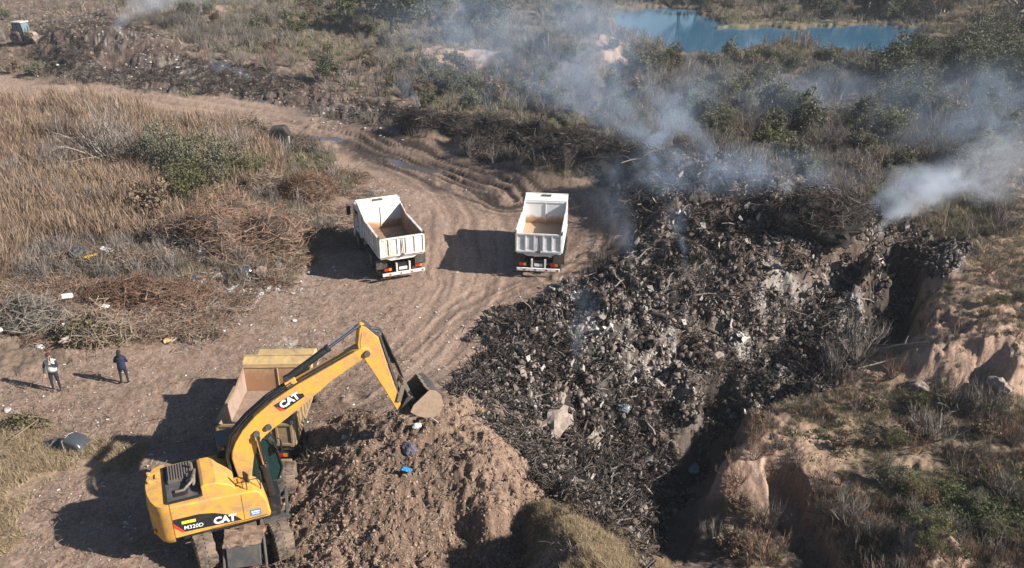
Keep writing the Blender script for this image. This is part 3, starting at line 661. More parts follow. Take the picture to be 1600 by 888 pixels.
# black recessed engine deck with frame
b = MB(); b.b2((-2.28, -1.13, 2.492), (-1.30, .72, 2.535)); ed = b.build('engine_deck', M_gry, ex, bevel=.01)
b = MB()
for p, q in (((-2.28, -1.13), (-2.28, .72)), ((-2.28, -1.13), (-1.30, -1.13)), ((-2.28, .72), (-1.3, .72)), ((-1.3, -1.13), (-1.3, .72))): b.bar((p[0], p[1], 2.55), (q[0], q[1], 2.55), .05, .05)
b.build('deck_frame', M_blk, ed)
b = MB(); b.box((-1.82, .22, 2.60), (.74, .86, .12)); gl_ = b.build('radiator_grille', M_gry, ed, bevel=.02)
b = MB()
for k in range(9): b.box((-2.13+k*.078, .22, 2.675), (.034, .78, .04))
b.build('grille_slat', M_steel, gl_)
b = MB(); b.tube([(-1.55, -.15, 2.6), (-1.45, -.35, 2.78), (-1.5, -.6, 2.75), (-1.75, -.75, 2.62), (-2.0, -.7, 2.58)], .045, 8); b.tube([(-1.4, .05, 2.6), (-1.38, -.1, 2.8), (-1.42, -.45, 2.84), (-1.46, -.62, 2.6)], .05, 8)
b.box((-1.5, -.2, 2.64), (.25, .2, .2)); b.cyl((-1.62, -.4, 2.6), (-1.42, -.4, 2.72), .09, 12); b.cyl((-1.45, .2, 2.55), (-1.45, .2, 2.88), .05, 10); b.build('exhaust_and_hoses', M_steel, ed, smooth=True)
b = MB(); b.box((-1.86, -.72, 2.545), (.42, .34, .02)); b.build('grip_plate', M_blk, ed)
# hood box ahead of the deck
b = MB(); b.prism([(-1.28, 2.36), (-1.28, 2.78), (-1.18, 2.82), (-.82, 2.80), (-.42, 2.58), (-.30, 2.44), (-.30, 2.36)], -1.05, .42); b.build('hood', M_yel, ex, bevel=.035, seg=3)
b = MB(); b.b2((-1.29, -.95, 2.56), (-1.275, .32, 2.74)); b.build('hood_grille', M_blk, ex)
b = MB(); b.b2((-.30, -.98, 2.3), (.15, -.46, 2.40)); b.box((-.05, -.7, 2.42), (.3, .25, .03)); b.build('toolbox_lid', M_yel, ex, bevel=.02)
# mirrors and handrail at the front right
b = MB(); b.tube([(.02, -1.15, 2.34), (.02, -1.15, 2.74), (.05, -1.12, 2.76)], .018, 6); b.box((.04, -1.13, 2.80), (.05, .24, .32), Matrix.Rotation(.5, 3, 'Z')); b.build('mirror', M_blk, ex, bevel=.01)
b = MB(); b.tube([(.42, -1.1, 2.2), (.44, -1.1, 2.62), (.44, -1.05, 2.7)], .018, 6); b.box((.44, -1.06, 2.74), (.05, .20, .28), Matrix.Rotation(.3, 3, 'Z')); b.build('mirror', M_blk, ex, bevel=.01)
b = MB(); b.tube([(-.1, -1.05, 2.36), (-.1, -.98, 2.58), (.35, -.98, 2.54), (.45, -1.0, 2.15)], .02, 6); b.build('handrail', M_gry, ex, smooth=True)
# cab
cab = MB(); cprof = [(-.62, 1.28), (1.12, 1.28), (1.30, 1.75), (1.22, 2.35), (.95, 2.98), (.70, 3.08), (-.45, 3.08), (-.62, 2.9)]
cab.prism(cprof, .40, 1.24); cabo = cab.build('cab', M_glass, ex, bevel=.05, seg=3)
b = MB()
for yy in (.385, 1.255):
    for p, q in ((0, 1), (1, 2), (2, 3), (3, 4), (4, 5), (5, 6), (6, 7), (7, 0)): b.bar((cprof[p][0], yy, cprof[p][1]), (cprof[q][0], yy, cprof[q][1]), .055, .055, up=(0, 1, 0))
    b.bar((.2, yy, 1.3), (.2, yy, 3.05), .05, .05, up=(0, 1, 0))
for i in (2, 4, 7): b.bar((cprof[i][0], .385, cprof[i][1]), (cprof[i][0], 1.255, cprof[i][1]), .05)
b.build('cab_frame', M_blk, cabo, bevel=.008)
b = MB(); b.b2((-.6, .37, 3.075), (.80, 1.27, 3.14)); b.build('cab_roof', M_gry, cabo, bevel=.03)
b = MB(); b.box((1.16, .62, 1.42), (.10, .42, .20)); b.build('white_plate', M_white_t, cabo); b = MB(); b.box((1.10, .82, 1.24), (.2, .82, .12)); b.build('cab_sill', M_yel, cabo, bevel=.02)
b = MB(); b.tube([(1.1, .35, 3.0), (1.3, .2, 3.0), (1.32, .18, 2.9)], .015, 6); b.box((1.33, .17, 2.74), (.05, .22, .34)); b.build('mirror', M_blk, cabo)
for yy in (.5, 1.1): MB().box((.98, yy, 3.2), (.12, .16, .1)).build('work_lamp', M_gry, cabo, bevel=.02)
# boom
BP = [(-.07,1.55),(-.24,2.95),(-.19,3.22),(-.06,3.52),(.19,3.88),(.60,4.27),(1.20,4.69),(1.92,5.05),(2.87,5.42),(3.73,5.76),(4.15,5.92),(4.38,5.88),(4.46,5.72),(4.38,5.56),(4.20,5.54),(3.14,5.00),(2.05,4.26),(1.40,3.86),(1.02,3.64),(.74,3.42),(.54,3.12),(.40,2.75),(.28,2.2),(.26,1.55)]
boom = MB().prism(BP, -.25, .25).build('boom', M_yel, ex, bevel=.03, seg=2)
MB().prism([(1.23,4.56),(1.85,4.80),(2.17,4.76),(2.20,4.64),(1.56,4.30),(1.40,4.31)], -.2565, -.24).build('black_decal', M_blk, boom)
MB().prism([(1.30,4.49),(1.40,4.305),(1.58,4.31),(1.50,4.36)], -.259, -.25).build('red_stripe', M_red_t, boom)
txt('lettering', 'CAT', .33, 1.47, 4.385, -.262, M_white_t, boom, ang=.42, bold=.05)
b = MB()
for pts, r_ in (([(-.28,1.9),(-.34,2.95),(-.12,3.72),(.45,4.25),(1.12,4.74),(1.90,5.12)], .03), ([(-.30,1.9),(-.39,2.95),(-.17,3.77),(.40,4.32),(1.07,4.80),(1.86,5.18)], .026)):
    for yy in (-.14, -.05, .06): b.tube([(p, yy, q) for p, q in pts], r_, 6)
b.tube([(1.9, -.1, 5.12), (2.8, -.1, 5.46), (3.7, -.1, 5.82), (4.1, -.1, 6.0)], .028, 6); b.tube([(1.2, -.2, 4.74), (2.0, -.2, 5.12), (2.9, -.2, 5.47), (3.9, -.2, 5.86)], .022, 6)
b.build('hose', M_blk, boom, smooth=True)
b = MB(); b.box((1.85, 0, 5.14), (.35, .30, .24), Matrix.Rotation(-.4, 3, 'Y')); b.build('cylinder_bracket', M_yel, boom, bevel=.02)
for c_ in ((.60, 3.70), (.98, 3.84), (4.29, 5.72)): MB().cyl((c_[0], -.34, c_[1]), (c_[0], .34, c_[1]), .10, 14).build('pin', M_gry, boom, smooth=True)
for s in (-1, 1): hyd(ex, 'boom_cylinder', (.78, s*.40, 1.4), (.60, s*.36, 3.62), .11, .50)
hyd(ex, 'stick_cylinder', (1.72, 0, 5.24), (4.12, 0, 6.60), .11, .60)
# stick
SPf = [(4.14,6.58),(4.22,6.66),(4.34,6.62),(4.74,6.14),(4.78,5.92),(5.02,4.80),(5.22,3.98),(5.33,3.45),(5.28,3.26),(5.18,3.24),(4.72,4.36),(4.22,5.46),(4.08,5.70),(4.04,6.02)]
stick = MB().prism(SPf, -.17, .17).build('stick', M_yel, ex, bevel=.025)
b = MB(); b.prism([(4.20,6.45),(4.33,6.50),(4.62,6.18),(4.70,5.80),(4.52,5.50),(4.30,5.52),(4.16,5.75),(4.12,6.05)], -.185, .185); b.build('stick_plate', M_yel, stick, bevel=.01)
for yy in (-.14, .14):
    MB().prism([(4.30,6.69),(4.38,6.70),(4.82,6.20),(5.35,3.95),(5.28,3.90),(4.77,6.15)], yy-.02, yy+.02).build('edge_strip', M_gry, stick)
hyd(ex, 'bucket_cylinder', (4.90, 0, 6.05), (5.48, 0, 4.30), .09, .55)
b = MB()
for k, yy in enumerate((-.13, -.06, .08, .15)): b.tube([(4.45+.03*k, yy, 6.45), (4.88, yy, 6.28), (5.10, yy, 5.6), (5.34, yy, 4.9), (5.46, yy, 4.45)], .03, 6)
b.build('hose', M_blk, stick, smooth=True)
b = MB()
for s in (-1, 1):
    b.bar((5.24, s*.21, 3.62), (5.46, s*.21, 4.32), .16, .05, up=(0, 1, 0)); b.bar((5.46, s*.18, 4.32), (5.72, s*.18, 3.60), .13, .05, up=(0, 1, 0))
b.cyl((5.46, -.26, 4.32), (5.46, .26, 4.32), .07, 10); b.cyl((5.72, -.26, 3.60), (5.72, .26, 3.60), .10, 12); b.cyl((5.33, -.26, 3.26), (5.33, .26, 3.26), .08, 12)
b.build('bucket_linkage', M_steel, ex, bevel=.01)
# bucket: curled, open towards the machine
def bez(P, n=14):
    out = []
    for i in range(n+1):
        t_ = i/n; Q = [Vector(p) for p in P]
        while len(Q) > 1: Q = [Q[j].lerp(Q[j+1], t_) for j in range(len(Q)-1)]
        out.append((Q[0].x, Q[0].y))
    return out
shell = [(6.20, 4.07), (6.42, 3.98), (6.60, 3.76), (6.66, 3.48), (6.62, 3.22), (6.50, 3.02), (6.28, 2.96), (6.0, 3.02), (5.75, 3.16), (5.50, 3.38)]
M_bside = mat('bucket_side_steel', (.055, .05, .048), .6, dirt=(.13, .10, .08), dscale=3, damt=(.5, .8))
M_bback = mat('soil_polished_steel', (.34, .245, .18), .65, dirt=(.22, .155, .11), dscale=3.5, damt=(.45, .75), bump=.3)
b = MB(); th_ = .045; n_ = len(shell); inner = []
for i, (a_, c_) in enumerate(shell):
    p0 = Vector(shell[max(i-1, 0)]); p1 = Vector(shell[min(i+1, n_-1)]); d_ = (p1-p0).normalized(); nn = Vector((-d_.y, d_.x))
    inner.append((a_-nn.x*-th_ if False else a_+(-nn.x)*-th_*-1, c_+nn.y*-th_*-1 if False else c_+(-nn.y)*th_))
inner = []
for i, (a_, c_) in enumerate(shell):
    v_ = Vector((5.95-a_, 3.7-c_)).normalized(); inner.append((a_+v_.x*th_, c_+v_.y*th_))
for i in range(n_-1):
    q = [shell[i], shell[i+1], inner[i+1], inner[i]]; b.prism(q, -.62, .62)
bucket = b.build('bucket', M_bside, ex)
for s in (-1, 1):
    b = MB(); b.prism(shell + [(5.62, 3.62)], s*.60, s*.64); b.build('bucket_side', M_bback, bucket, bevel=.008)
b = MB()
for k in range(5): MB().prism([(6.24, 4.04), (6.14, 4.08), (6.02, 4.26)], -.6+k*.27, -.48+k*.27).build('bucket_tooth', M_steel, bucket)
for s in (-1, 1): MB().prism([(5.2, 3.2), (5.45, 3.05), (5.9, 3.0), (5.75, 3.3), (5.66, 3.75), (5.5, 3.7)], s*.24-.02, s*.24+.02).build('bucket_ear', M_bside, bucket)

# ------------------------------------------------------------------ tipper trucks
def dump_truck(name, label, loc, rz, paint, hb_mat, bed_mat, cabm, hb_top=2.98, L=4.3, canopy=.75, wall_in=None, group=None, cz=1.0, vent=True, mirrors=True, chass=M_blk, wingh=.35, rail_z=2.60, W2=1.24, z0=1.55):
    T = empty(name, loc, rz, label, 'truck', group)
    ch = MB()
    for s in (-1, 1): ch.b2((s*.38-.05, .05, .82), (s*.38+.05, L+2.2, 1.06))
    for y_ in (.2, 1.6, 3.0, L+.3): ch.b2((-.4, y_-.06, .85), (.4, y_+.06, 1.0))
    ch.cyl((-.8, 1.05, .52), (.8, 1.05, .52), .12, 10); ch.cyl((-.8, 2.4, .52), (.8, 2.4, .52), .12, 10); ch.cyl((-.9, L+1.15, .5), (.9, L+1.15, .5), .08, 8)
    ch.b2((-.3, .85, .4), (.3, 1.25, .72)); ch.b2((-.3, 2.2, .4), (.3, 2.6, .72)); ch.b2((-.32, .0, .6), (.32, .08, 1.02))
    ch.build('chassis', chass, T)
    for y_ in (1.05, 2.4):
        for s in (-1, 1): wheel(T, (s*1.08, y_, .52), .52, .27, s, (M_rub, M_steel), duals=2)
    for s in (-1, 1): wheel(T, (s*1.08, L+1.15, .52), .52, .28, s, (M_rub, M_steel))
    # bed
    bd = MB(); bd.b2((-W2+.05, 0, z0-.14), (W2-.05, L, z0)); bd.prism([(-W2, z0), (W2, z0), (.62, z0-.30), (-.62, z0-.30)], .06, .16, axis='y')
    bd.prism([(-W2+.1, z0-.02), (W2-.1, z0-.02), (.6, z0-.30), (-.6, z0-.30)], .16, L, axis='y')
    bed = bd.build('bed_floor', paint, T, bevel=.01)
    MB().b2((-W2+.05, .03, z0+.003), (W2-.05, L-.03, z0+.02)).build('bed_lining', bed_mat, bed)
    for s in (-1, 1):
        w = MB(); w.prism([(0, z0), (0, rail_z), (L-1.15, rail_z), (L, rail_z+wingh), (L, z0)], s*(W2-.04), s*W2, axis='x')
        w.b2((s*(W2-.07), 0, rail_z-.05), (s*(W2+.05), L-1.15, rail_z+.035)); w.b2((s*W2, 0, z0-.06), (s*(W2+.05), L, z0+.05))
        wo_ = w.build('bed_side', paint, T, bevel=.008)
        nrib = 9
        for k in range(nrib):
            y_ = .06+k*(L-.12)/(nrib-1); top = rail_z-.06 if y_ < L-1.15 else rail_z-.06+wingh*(y_-(L-1.15))/1.15
            MB().b2((s*(W2+.001), y_-.04, z0+.052), (s*(W2+.045), y_+.04, top)).build('rib', paint, wo_)
        MB().prism([(.04, z0+.02), (.04, rail_z-.06), (L-1.15, rail_z-.06), (L-.03, rail_z+wingh-.06), (L-.03, z0+.02)], s*(W2-.047), s*(W2-.0415), axis='x').build('side_lining', wall_in or bed_mat, wo_)
    # headboard with canopy over the cab
    h = MB(); h.prism([(-W2, z0), (W2, z0), (W2, hb_top), (-W2, hb_top)], L, L+.05); hb = h.build('headboard', hb_mat, T, bevel=.01)
    h = MB(); h.prism([(L, hb_top-.0), (L+canopy, hb_top+.16), (L+canopy, hb_top+.10), (L+.05, hb_top-.06)], -W2, W2, axis='x')
    for s in (-1, 1): h.prism([(L+.05, hb_top-.04), (L+canopy, hb_top+.1), (L+canopy, hb_top-.1), (L+.05, hb_top-.55)], s*(W2-.03), s*W2, axis='x')
    h.b2((-W2, L-.03, hb_top-.16), (W2, L-.001, hb_top-.10)); h.bar((0, L-.02, z0+.1), (0, L-.02, hb_top-.17), .05, .03)
    h.b2((-W2-.01, L+canopy-.05, hb_top+.10), (W2+.01, L+canopy, hb_top+.20)); h.build('canopy', cabm, hb, bevel=.012)
    if vent: MB().b2((-.28, L+canopy-.35, hb_top+.12), (.28, L+canopy-.12, hb_top+.155)).build('canopy_vent', M_gry, hb)
    # tailgate
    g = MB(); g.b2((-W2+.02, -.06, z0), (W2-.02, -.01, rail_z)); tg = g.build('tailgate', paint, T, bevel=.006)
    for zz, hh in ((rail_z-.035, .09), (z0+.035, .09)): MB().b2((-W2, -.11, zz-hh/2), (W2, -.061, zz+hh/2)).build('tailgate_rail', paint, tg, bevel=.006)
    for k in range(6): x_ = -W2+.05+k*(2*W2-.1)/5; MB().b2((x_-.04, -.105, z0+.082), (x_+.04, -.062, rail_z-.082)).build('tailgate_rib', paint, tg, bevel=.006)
    for s in (-1, 1): MB().b2((s*W2-.04, -.13, rail_z), (s*W2+.04, .05, rail_z+.14)).build('hinge_post', M_gry, tg)
    ltc = MB(); ltc.bar((-.05, -.12, z0+.1), (.0, -.12, rail_z-.1), .02); ltc.bar((.06, -.12, z0+.1), (.0, -.12, rail_z-.1), .02); ltc.b2((-.1, -.14, z0-.04), (.1, -.07, z0+.08)); ltc.build('latch', M_gry, tg)
    # rear bumper, posts, lamps, plate
    u = MB(); u.b2((-1.18, -.16, .46), (1.18, -.06, .62)); bp_ = u.build('rear_bumper', paint, T, bevel=.01)
    for s in (-1, 1): MB().b2((s*.36-.045, -.1, .621), (s*.36+.045, -.0, 1.12)).build('bumper_post', paint, bp_)
    for k in range(8): MB().b2((-1.12+k*.30, -.166, .50), (-1.0+k*.30, -.161, .58)).build('reflector', M_redl if k % 2 else M_white_t, bp_)
    for s in (-1, 1):
        l = MB(); l.b2((s*.86-.22, -.12, .74), (s*.86+.22, -.04, .92)); lo = l.build('tail_lamp', M_blk, T)
        MB().b2((s*.86-.20, -.135, .76), (s*.86+.02, -.121, .90)).build('lamp_lens', M_redl, lo); MB().b2((s*.86+.04, -.135, .76), (s*.86+.19, -.121, .90)).build('lamp_lens', M_orl, lo)
        MB().b2((s*1.08-.3, .32, .72), (s*1.08+.3, .35, 1.3)).build('mudflap', M_rub, T)
        MB().b2((s*1.08-.3, .35, 1.12), (s*1.08+.3, 3.1, 1.16)).build('mudguard', chass, T)
    MB().b2((-.22, -.05, .70), (.22, -.03, .86)).build('number_plate', M_white_t, T)
    t_ = MB(); t_.lathe([(3.25, .01), (3.25, .3), (4.2, .3), (4.2, .01)], 16, axis='y', c=(-.85, 0, .85)); t_.build('fuel_tank', M_steel, T, smooth=True)
    MB().b2((.6, 3.3, .6), (1.1, 4.1, 1.1)).build('battery_box', M_blk, T, bevel=.02)
    # cab
    c = MB(); y0 = L+.25; y1 = L+2.1
    c.prism([(q0_, .95+(q1_-.95)*cz if q1_ > .95 else q1_) for q0_, q1_ in [(y0, .95), (y0, 2.45), (y0+.12, 2.66), (y1-.35, 2.70), (y1-.12, 2.55), (y1, 1.75), (y1, .55), (y0+1.55, .55), (y0+1.35, 1.05), (y0+.45, 1.05), (y0+.3, .95)]], -1.17, 1.17, axis='x'); cb = c.build('cab', cabm, T, bevel=.05, seg=3)
    for s in (-1, 1):
        MB().prism([(y0+.5, .95+.77*cz), (y0+.5, .95+1.47*cz), (y1-.42, .95+1.47*cz), (y1-.18, .95+.77*cz)], s*1.172, s*1.182, axis='x').build('side_window', M_glass, cb)
        MB().b2((s*1.172, y0+.42, .98), (s*1.18, y0+.44, .95+1.5*cz)).build('door_seam', M_blk, cb); MB().b2((s*1.172, y1-.16, .98), (s*1.18, y1-.14, 1.7)).build('door_seam', M_blk, cb)
        MB().b2((s*1.174, y0+.5, 1.48), (s*1.2, y0+.66, 1.52)).build('door_handle', M_blk, cb)
        if not mirrors: continue
        mr_ = MB(); mr_.tube([(s*1.15, y1-.2, 2.5), (s*1.42, y1-.05, 2.5), (s*1.42, y1-.05, 1.8), (s*1.17, y1-.15, 1.8)], .016, 6); mr_.b2((s*1.42-.11, y1-.10, 1.88), (s*1.42+.11, y1-.02, 2.42)); mr_.build('mirror', M_blk, cb)
    MB().prism([(y1-.10, .95+1.55*cz), (y1+.005, .95+.9*cz), (y1+.015, .95+.9*cz), (y1-.09, .95+1.55*cz)], -1.02, 1.02, axis='x').build('windscreen', M_glass, cb)
    for s in (-1, 1): MB().b2((s*.85-.2, y1, .8), (s*.85+.2, y1+.03, 1.0)).build('headlight', M_white_t, cb)
    MB().b2((-.8, y1, 1.1), (.8, y1+.02, 1.65)).build('radiator_grille', M_blk, cb); MB().b2((-1.18, y1-.1, .45), (1.18, y1+.12, .75)).build('front_bumper', paint, cb, bevel=.03)
    MB().b2((-.6, y0-.02, .95+.95*cz), (.6, y0-.005, .95+1.4*cz)).build('rear_window', M_glass, cb)
    return T

wt1 = dump_truck('dump_truck', 'white dump truck, right of the pair, with shaded tailgate and pale bed', (1.44, 41.45, float(gz(1.4, 43))+.0), radians(-7), M_white2, M_hb_white, rust_inner('stained_floor_pale', (.42, .30, .2), 0, 1), M_white2, group='white dump trucks parked on the dirt yard', wall_in=M_white)
wt2 = dump_truck('dump_truck', 'white dump truck beside the brush heap, with sunlit tailgate and rusty bed', (-5.9, 41.25, float(gz(-6, 43))), radians(23), M_white, M_hb_white, M_rust, M_white, group='white dump trucks parked on the dirt yard', wall_in=M_rust)
wt3 = dump_truck('dump_truck', 'muddy yellow dump truck being loaded right behind the excavator', (-9.1, 24.55, .02), radians(1.5), mat('shaded_muddy_yellow', (.36, .25, .12), .8, dirt=MUD, dscale=2, damt=(.3, .7)), M_hb_yel, mat('dusty_bed', (.30, .21, .165), .9, dirt=(.22, .15, .11), damt=(.4, .6)), M_yelm, hb_top=2.42, L=3.6, canopy=.42, cz=.66, vent=False, mirrors=False, chass=M_mud, wingh=.2, rail_z=2.12, W2=1.34, z0=1.22, wall_in=mat('dusty_wall', (.34, .25, .20), .9, dirt=(.24, .16, .12)))  # bed and tailgate paint darkened to carry the excavator's shade, plus mud
# ------------------------------------------------------------------ small geometry prototypes (shared by the stuff scatters)
def raw(name, b, mt):
    return b.mesh(name, mt)
def rv(s=1.0): return Vector((random.uniform(-1, 1), random.uniform(-1, 1), random.uniform(-1, 1)))*s
def p_clod(name, mt, sub=1, amp=.35, flat_=.8):
    bm = bmesh.new(); bmesh.ops.create_icosphere(bm, subdivisions=sub, radius=1)
    o = rv(9)
    for v in bm.verts:
        k = 1+amp*mnoise.noise(v.co*1.3+o)*1.6; v.co *= k; v.co.z *= flat_
    me = bpy.data.meshes.new(name); bm.to_mesh(me); bm.free(); me.materials.append(mt); return me
def p_stick(name, mt, n=1, spread=0., r=.035, L=1.0, segs=3, lift=.15, bend=.12):
    b = MB()
    for k in range(n):
        a = random.uniform(0, 2*pi); e = random.uniform(-lift*.3, lift); d = Vector((cos(a)*cos(e), sin(a)*cos(e), sin(e)))
        c = rv(spread); c.z = abs(c.z)*.7; l = L*random.uniform(.5, 1.1); q = rv(bend*l)
        pts = [c - d*l/2, c - d*l*.15 + q, c+d*l*.2 - q*.4, c+d*l/2+rv(bend*l*.6)]
        rr = r*random.uniform(.5, 1.2); b.tube(pts, [rr, rr*.9, rr*.75, rr*.4], 3, cap=False)
    return raw(name, b, mt)
def p_sheet(name, mt, amp=.35, n=3):
    b = MB(); o = rv(9); vs = []
    for i in range(n+1):
        for j in range(n+1):
            x_, y_ = i/n-.5+random.uniform(-.09, .09), j/n-.5+random.uniform(-.09, .09); vs.append((x_, y_*.7, mnoise.noise(Vector((x_*3, y_*3, 0))+o)*amp+.08))
    fs = [(i*(n+1)+j, (i+1)*(n+1)+j, (i+1)*(n+1)+j+1, i*(n+1)+j+1) for i in range(n) for j in range(n) if random.random() > .08]
    b.add(vs, fs); return raw(name, b, mt)
def p_tuft(name, mt, n=16, h=1.0, w=.02, spread=.25, lean=.35, segs=3, plume=0.0):
    b = MB()
    for k in range(n):
        a = random.uniform(0, 2*pi); r0 = random.uniform(0, spread); c = Vector((cos(a)*r0, sin(a)*r0, 0)); hh = h*random.uniform(.55, 1.1)
        la = random.uniform(0, 2*pi); ln = random.uniform(.1, lean)*hh; D = Vector((cos(la), sin(la), 0)); S = Vector((-sin(la+random.uniform(-1.5, 1.5)), cos(la), 0)).normalized()
        vs = []
        for i in range(segs+1):
            t_ = i/segs; p = c + D*ln*t_*t_ + Vector((0, 0, hh*(t_ - .12*t_*t_*(ln/hh)*2))); ww = w*(1-.75*t_) if not plume else w*(.6 if i < segs-1 else plume if i == segs-1 else .3)
            vs += [p-S*ww, p+S*ww]
        b.add(vs, [(2*i, 2*i+1, 2*i+3, 2*i+2) for i in range(segs)])
    return raw(name, b, mt)
def p_leaf_tuft(name, mt, n=40, r=.4, h=.35, ls=.06):
    b = MB()
    for k in range(n):
        a = random.uniform(0, 2*pi); q = math.sqrt(random.random())*r; c = Vector((cos(a)*q, sin(a)*q, random.uniform(.02, h)*(1-.5*q/r))); u = rv().normalized(); v = u.cross(rv()).normalized()
        l = ls*random.uniform(.6, 1.4); b.add([c-u*l, c-v*l*.5, c+u*l, c+v*l*.5], [(0, 1, 2, 3)])
    return raw(name, b, mt)
def p_twigs(name, mt, n=10, h=.8, r=.012, sub=2):
    b = MB()
    for k in range(n):
        a = random.uniform(0, 2*pi); D = Vector((cos(a), sin(a), 0))*random.uniform(.1, .7); p0 = Vector((0, 0, 0))+D*.1; hh = h*random.uniform(.5, 1.1)
        p1 = p0 + D*hh*.35+Vector((0, 0, hh*.5))+rv(.06*h); p2 = p0 + D*hh*.8+Vector((0, 0, hh))+rv(.1*h)
        b.tube([p0, p1, p2], [r, r*.75, r*.35], 3, cap=False)
        for s_ in range(sub):
            q0 = p1.lerp(p2, random.uniform(-.3, .6)); q1 = q0 + (D+rv(.7)).normalized()*hh*.22+Vector((0, 0, hh*.25)); b.tube([q0, q1], [r*.6, r*.25], 3, cap=False)
    return raw(name, b, mt)

def scatter(name, protos, P, rot, scl, pidx, label=None):
    """one 'stuff' object: instances of the prototypes on a point cloud"""
    me = bpy.data.meshes.new(name); n = len(P); me.vertices.add(n); me.vertices.foreach_set('co', np.asarray(P, np.float32).ravel())
    a = me.attributes.new('rot', 'FLOAT_VECTOR', 'POINT'); a.data.foreach_set('vector', np.asarray(rot, np.float32).ravel())
    scl = np.asarray(scl, np.float32); scl = np.repeat(scl[:, None], 3, 1) if scl.ndim == 1 else scl
    a = me.attributes.new('scl', 'FLOAT_VECTOR', 'POINT'); a.data.foreach_set('vector', scl.ravel())
    a = me.attributes.new('pidx', 'INT', 'POINT'); a.data.foreach_set('value', np.asarray(pidx, np.int32))
    ng = bpy.data.node_groups.new(name, 'GeometryNodeTree'); ng.interface.new_socket('Geometry', in_out='INPUT', socket_type='NodeSocketGeometry'); ng.interface.new_socket('Geometry', in_out='OUTPUT', socket_type='NodeSocketGeometry')
    gi = ng.nodes.new('NodeGroupInput'); go = ng.nodes.new('NodeGroupOutput'); ip = ng.nodes.new('GeometryNodeInstanceOnPoints'); g2i = ng.nodes.new('GeometryNodeGeometryToInstance')
    for pm in reversed(protos):
        po = bpy.data.objects.new('proto', pm); oi = ng.nodes.new('GeometryNodeObjectInfo'); oi.inputs['Object'].default_value = po
        ng.links.new(oi.outputs['Geometry'], g2i.inputs[0])
    def attr(nm, dt):
        q = ng.nodes.new('GeometryNodeInputNamedAttribute'); q.data_type = dt; q.inputs['Name'].default_value = nm; return q.outputs['Attribute']
    ng.links.new(gi.outputs[0], ip.inputs['Points']); ng.links.new(g2i.outputs[0], ip.inputs['Instance']); ip.inputs['Pick Instance'].default_value = True
    ng.links.new(attr('pidx', 'INT'), ip.inputs['Instance Index']); e2r = ng.nodes.new('FunctionNodeEulerToRotation'); ng.links.new(attr('rot', 'FLOAT_VECTOR'), e2r.inputs[0])
    ng.links.new(e2r.outputs[0], ip.inputs['Rotation']); ng.links.new(attr('scl', 'FLOAT_VECTOR'), ip.inputs['Scale']); ng.links.new(ip.outputs[0], go.inputs[0])
    o = link(name, me); md = o.modifiers.new('scatter', 'NODES'); md.node_group = ng
    tag(o, label, kind='stuff'); return o

_mi = np.array(_Fm)
def sample(n, wfn, F0=16, F1=200, U=.74, power=0.0):
    outx = []; outy = []; tot = 0; it = 0
    i0 = np.searchsorted(_mi, F0); i1 = min(np.searchsorted(_mi, F1), len(_mi)-1)
    while tot < n and it < 60:
        it += 1; m = max(n*2, 4000)
        F = np.interp(RNG.uniform(i0, i1, m), np.arange(len(_mi)), _mi); u = RNG.uniform(-U, U, m); X = u*wid(F)
        w = wfn(X, F); k = RNG.random(m) < w
        if power: k &= RNG.random(m) < (F/F1)**power
        outx.append(X[k]); outy.append(F[k]); tot += k.sum()
    X = np.concatenate(outx)[:n]; Y = np.concatenate(outy)[:n]; return X, Y
def spread(name, protos, n, wfn, smin, smax, label, tilt=.3, sink=0.0, any_rot=False, F0=16, F1=200, spow=2.0, power=0.0, grow=0.0, lift=0):
    X, Y = sample(n, wfn, F0, F1, power=power); n = len(X)
    if n == 0: return None
    s = smin+(smax-smin)*RNG.random(n)**spow; s = s*(1+grow*np.clip((Y-40)/60, 0, 2))
    P = np.stack([X, Y, gz(X, Y)-sink*s+lift], -1)
    R = np.stack([RNG.uniform(-tilt, tilt, n), RNG.uniform(-tilt, tilt, n), RNG.uniform(0, 2*pi, n)], -1)
    if any_rot: R = RNG.uniform(0, 2*pi, (n, 3))
    return scatter(name, protos, P, R, s, RNG.integers(0, len(protos), n), label)

M_burn = vary_mat('burnt_debris', [(.012, .011, .010), (.032, .026, .023), (.10, .08, .069), (.26, .22, .195)], jitter=.5, oscale=.45)
M_bearth = vary_mat('burnt_earth', [(.035, .027, .024), (.10, .077, .065), (.175, .137, .117), (.29, .24, .21)], jitter=.35, oscale=.3)
M_char = vary_mat('charred_wood', [(.012, .011, .010), (.034, .028, .025), (.12, .095, .08)], jitter=.5)
M_ashl = vary_mat('pale_ash', [(.15, .13, .115), (.25, .225, .205), (.38, .35, .33)], jitter=.4)
M_clod = vary_mat('earth_clods', [(.115, .078, .056), (.19, .13, .095), (.28, .195, .145)], jitter=.45)
M_clodp = vary_mat('dry_earth', [(.21, .145, .105), (.31, .22, .165), (.38, .28, .22)], jitter=.3)
M_yard = vary_mat('yard_crumbs', [(.11, .078, .06), (.2, .15, .12), (.34, .28, .235)], jitter=.5)
M_twig = vary_mat('dry_twigs', [(.12, .085, .062), (.21, .155, .115), (.34, .265, .205)], jitter=.45)
M_twigr = vary_mat('reddish_twigs', [(.12, .07, .046), (.21, .13, .088), (.33, .22, .16)], jitter=.45)
M_twigg = vary_mat('grey_twigs', [(.10, .085, .075), (.19, .165, .145), (.31, .27, .24)], jitter=.45)
M_reed = vary_mat('dry_reed_grass', [(.18, .125, .085), (.30, .213, .148), (.44, .335, .25)], jitter=.5, trans=.2, oscale=.12)
M_reed2 = vary_mat('reddish_reed_grass', [(.16, .105, .073), (.28, .19, .138), (.40, .295, .23)], jitter=.5, trans=.2, oscale=.12)
